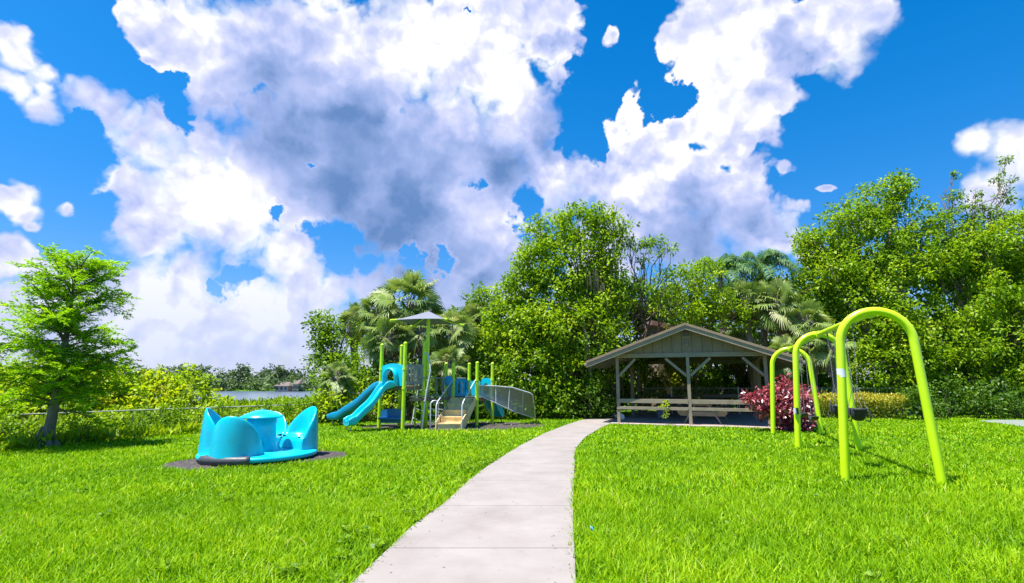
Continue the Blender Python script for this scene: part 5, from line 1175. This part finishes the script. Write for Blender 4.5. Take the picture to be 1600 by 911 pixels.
for k, (px, py, rp, Y, mt, lab) in enumerate(TH):
    c = at(px, py, Y); zg = gz(c.x, c.y); ls_ = [LB(px, py, rp, Y), LB(px - rp * .7, py + rp * .45, rp * .75, Y - .3), LB(px + rp * .7, py + rp * .5, rp * .75, Y - .3), LB(px + rp * .3, py + rp * .95, rp * .8, Y - .5), LB(px - rp * .25, py - rp * .55, rp * .5, Y)]
    bush('bank_shrub', 0, 0, ls_, lab, mt, group='shrubs on the lake bank behind the fence', seed=200 + k, base=Vector((c.x, c.y, zg)), ls=.17, dens=2.4, clump=.30, per=30, aspect=.55, hang=-.1)
VN = [(-30,672,40,14,'vine covered shrub at the very left under the cypress'),(25,676,26,13.5,'low shrub left of the cypress trunk'),(110,674,24,14.8,'low shrub just right of the cypress trunk'),(150,672,22,15.2,'dark low shrub at the lawn edge, left of two'),(200,668,24,16,'dark low shrub at the lawn edge, right of two'),
 (250,660,26,17,'green vines over the fence left of the spinner ride'),(295,657,24,17.6,'dark green vines on the fence at the left spinner seat'),(345,652,22,18.6,'green vines on the fence behind the spinner ride'),(395,648,22,19.6,'green vines behind the domed table'),(440,645,22,20.4,'green vines behind the rear spinner seat'),
 (485,642,22,20.6,'green vines right of the spinner ride'),(515,640,20,20.8,'green vines left of the slide ends')]
for k, (px, py, rp, Y, lab) in enumerate(VN):
    c = at(px, py, Y); bush('fence_shrub', 0, 0, [LB(px, py - rp * .42, rp * .85, Y, sx=1.5, sz=.9), LB(px - rp * .6, py + rp * .2, rp * .75, Y), LB(px + rp * .7, py + rp * .2, rp * .75, Y), LB(px + rp * .1, py + rp * .7, rp * .8, Y - .3, sx=1.4)], lab, 'lf_mid' if k % 3 else 'lf_bright', group='low shrubs and vines along the left fence', seed=260 + k, base=Vector((c.x, c.y, gz(c.x, c.y))), ls=.10, dens=4.5, clump=.22, per=34)
# rough ground cover on the bank
r = np.random.default_rng(55); n = 150000; X = r.uniform(-34, -4, n); Y = r.uniform(10, 34, n); dd = sdist(X, Y); ok = (dd > -.1) & (dd < 14) & (np.abs(X / Y) < 1.25); X, Y = X[ok], Y[ok]; n = len(X)
P = np.stack([X, Y, ground_z(X, Y)], -1); P[:, 2] += r.random(n) * (.2 + .75 * sstep((sdist(X, Y) - .3) / 2.5) * (.5 + vnoise(X, Y, .8, 12))); Dr = unit(r.normal(size=(n, 3)) * .5 + [0, 0, 1]); ln = r.uniform(.12, .28, n)
tag(npmesh('ground_cover', leafquads(P, Dr, unit(r.normal(size=(n, 3)) + [0, -.5, .3]), ln, ln * .38), 4, 'lf_yellow', None, np.clip(r.normal(.35, .2, n), 0, 1), [(0, 1, 2, 3)]), 'rough weeds covering the bank beyond the lawn edge', 'weeds', kind='stuff')

# broad leaved weeds in the lawn, thickest along the left edge of the path
r = np.random.default_rng(77); cs = []
for _ in range(46):
    y = 3.2 + 9 * r.random() ** 1.3; p = along(LP, y); cs.append((p.x - abs(r.normal()) * .35 - .05, y))
for _ in range(60):
    y = 3 + 11 * r.random(); x = r.uniform(-.9, .9) * y
    if not inpoly(np.array([x]), np.array([y]), PATH_POLY)[0]: cs.append((x, y))
cs = np.array(cs); k_n = 22; idx = np.repeat(np.arange(len(cs)), k_n); n = len(idx); a = r.uniform(0, 6.28, n); rad = r.random(n) * .07
P = np.stack([cs[idx, 0] + np.cos(a) * rad, cs[idx, 1] + np.sin(a) * rad, r.uniform(.03, .11, n)], -1); Dr = unit(np.stack([np.cos(a), np.sin(a), r.uniform(-.1, .7, n)], -1)); ln = r.uniform(.03, .065, n)
ok = ~inpoly(P[:, 0], P[:, 1], BED1) & ~inpoly(P[:, 0], P[:, 1], PATH_POLY)
tag(npmesh('lawn_weeds', leafquads(P[ok], Dr[ok], unit(r.normal(size=(ok.sum(), 3)) * .4 + [0, 0, 1]), ln[ok], ln[ok] * .75), 4, 'lf_bright', None, r.random(int(ok.sum())) * .6, [(0, 1, 2, 3)]), 'low broad leaved weeds dotted through the lawn', 'weeds', kind='stuff')

# ---- far shore
def dome_tree(px, py, rp, Y, label, seed, k=2.0, mat='lf_far'):
    c = at(px, py, Y); b = Vector((c.x, c.y, gz(c.x, c.y))); t = thing('far_tree', b, label, 'tree', 'distinct trees on the far shore'); 
    V, rn, C = foliage([LB(px, py, rp, Y, sz=.5), LB(px - rp * .5, py + rp * .35, rp * .5, Y, sz=.5), LB(px + rp * .55, py + rp * .3, rp * .5, Y, sz=.5)], .05, 1.3, seed, 1.6, 22); npmesh('crown', V, 4, mat, t, rn, [(0, 1, 2, 3)])
    m = MB(); tube_path(m, b, c, .5, .3, .02, np.random.default_rng(1), 6); m.build('trunk', 'bark', t)
dome_tree(290, 576, 12, FAR_Y + 25, 'domed tree on the far shore, leftmost of the tall ones', 300); dome_tree(315, 576, 14, FAR_Y + 20, 'widest domed tree on the far shore', 301); dome_tree(376, 577, 15, FAR_Y + 22, 'domed tree on the far shore above the middle of the lake', 302); dome_tree(438, 580, 13, FAR_Y + 22, 'domed tree on the far shore above the pale house', 303)
r = np.random.default_rng(95); lobes = []
for px in np.arange(-120, 640, 6.5):
    top = np.interp(px, [-120, 200, 240, 280, 330, 360, 400, 450, 490, 640], [580, 584, 578, 580, 584, 586, 582, 582, 590, 592]) + r.normal() * 2.5
    for py, Y in ((top + 4, FAR_Y + 40), (top + 13, FAR_Y + 28), (603, FAR_Y + 14)): lobes.append(LB(px + r.normal() * 2, py + r.normal() * 1.5, 8 + r.random() * 4, Y + r.normal() * 4))
V, rn, C = foliage(lobes, .045, 1.5, 96, 2.0, 16, cut=.1)
tag(npmesh('far_wood', V, 4, 'lf_far', None, rn, [(0, 1, 2, 3)]), 'belt of trees along the far shore of the lake', 'wood', kind='stuff')
def house(px, py0, py1, w, label, seed):
    c = at(px, py1, FAR_Y + 8); Wd = w * (FAR_Y + 8) / 830; Hh_ = (py1 - py0) * (FAR_Y + 8) / 830; b = Vector((c.x, c.y, c.z - .5)); t = thing('lake_house', b, label, 'house')
    m = MB(); m.box(b + Z * (Hh_ / 2), (Wd, 9, Hh_)); m.build('wall', 'house', t)
    m = MB(); m.add([b + Vector((x * (Wd / 2 + .5), y * 5, Hh_)) for x, y in ((-1, -1), (1, -1), (1, 1), (-1, 1))] + [b + Vector((-Wd * .25, 0, Hh_ + 1.6)), b + Vector((Wd * .25, 0, Hh_ + 1.6))], [(0, 1, 5, 4), (2, 3, 4, 5), (1, 2, 5), (3, 0, 4), (3, 2, 1, 0)]); m.build('roof', 'shingle', t)
    for i in range(3):
        m = MB(); m.box(b + Vector((-Wd * .32 + i * Wd * .32, -4.52, Hh_ * .5)), (Wd * .16, .08, Hh_ * .42)); m.build('window', 'dark_glass', t)
house(447, 601, 609, 20, 'pale cream house on the far shore of the lake', 1); house(468, 598, 608, 7, 'narrow pale house right of the wider one on the far shore', 2)
# shed roof peeking over the pavilion's left slope
b = at(1036, 520, 28.3); b.z = 0; hs_ = thing('shed', b, 'brown roofed shed peeking over the left slope of the pavilion roof', 'shed')
Lp, Rp2 = at(1018, 500, 28), at(1078, 514, 28); m = MB(); m.prism([Lp, Rp2, Rp2 - Z * .25, Lp - Z * .25], (0, 4, 0)); m.build('roof', 'brick_roof', hs_)
m = MB(); x0, x1 = at(1025, 507, 28.4), at(1075, 516, 28.4); m.prism([Vector((x0.x, 28.4, 0)), Vector((x1.x, 28.4, 0)), Vector((x1.x, 28.4, x1.z)), Vector((x0.x, 28.4, x0.z - .1))], (0, 3, 0)); m.build('wall', 'deck', hs_)
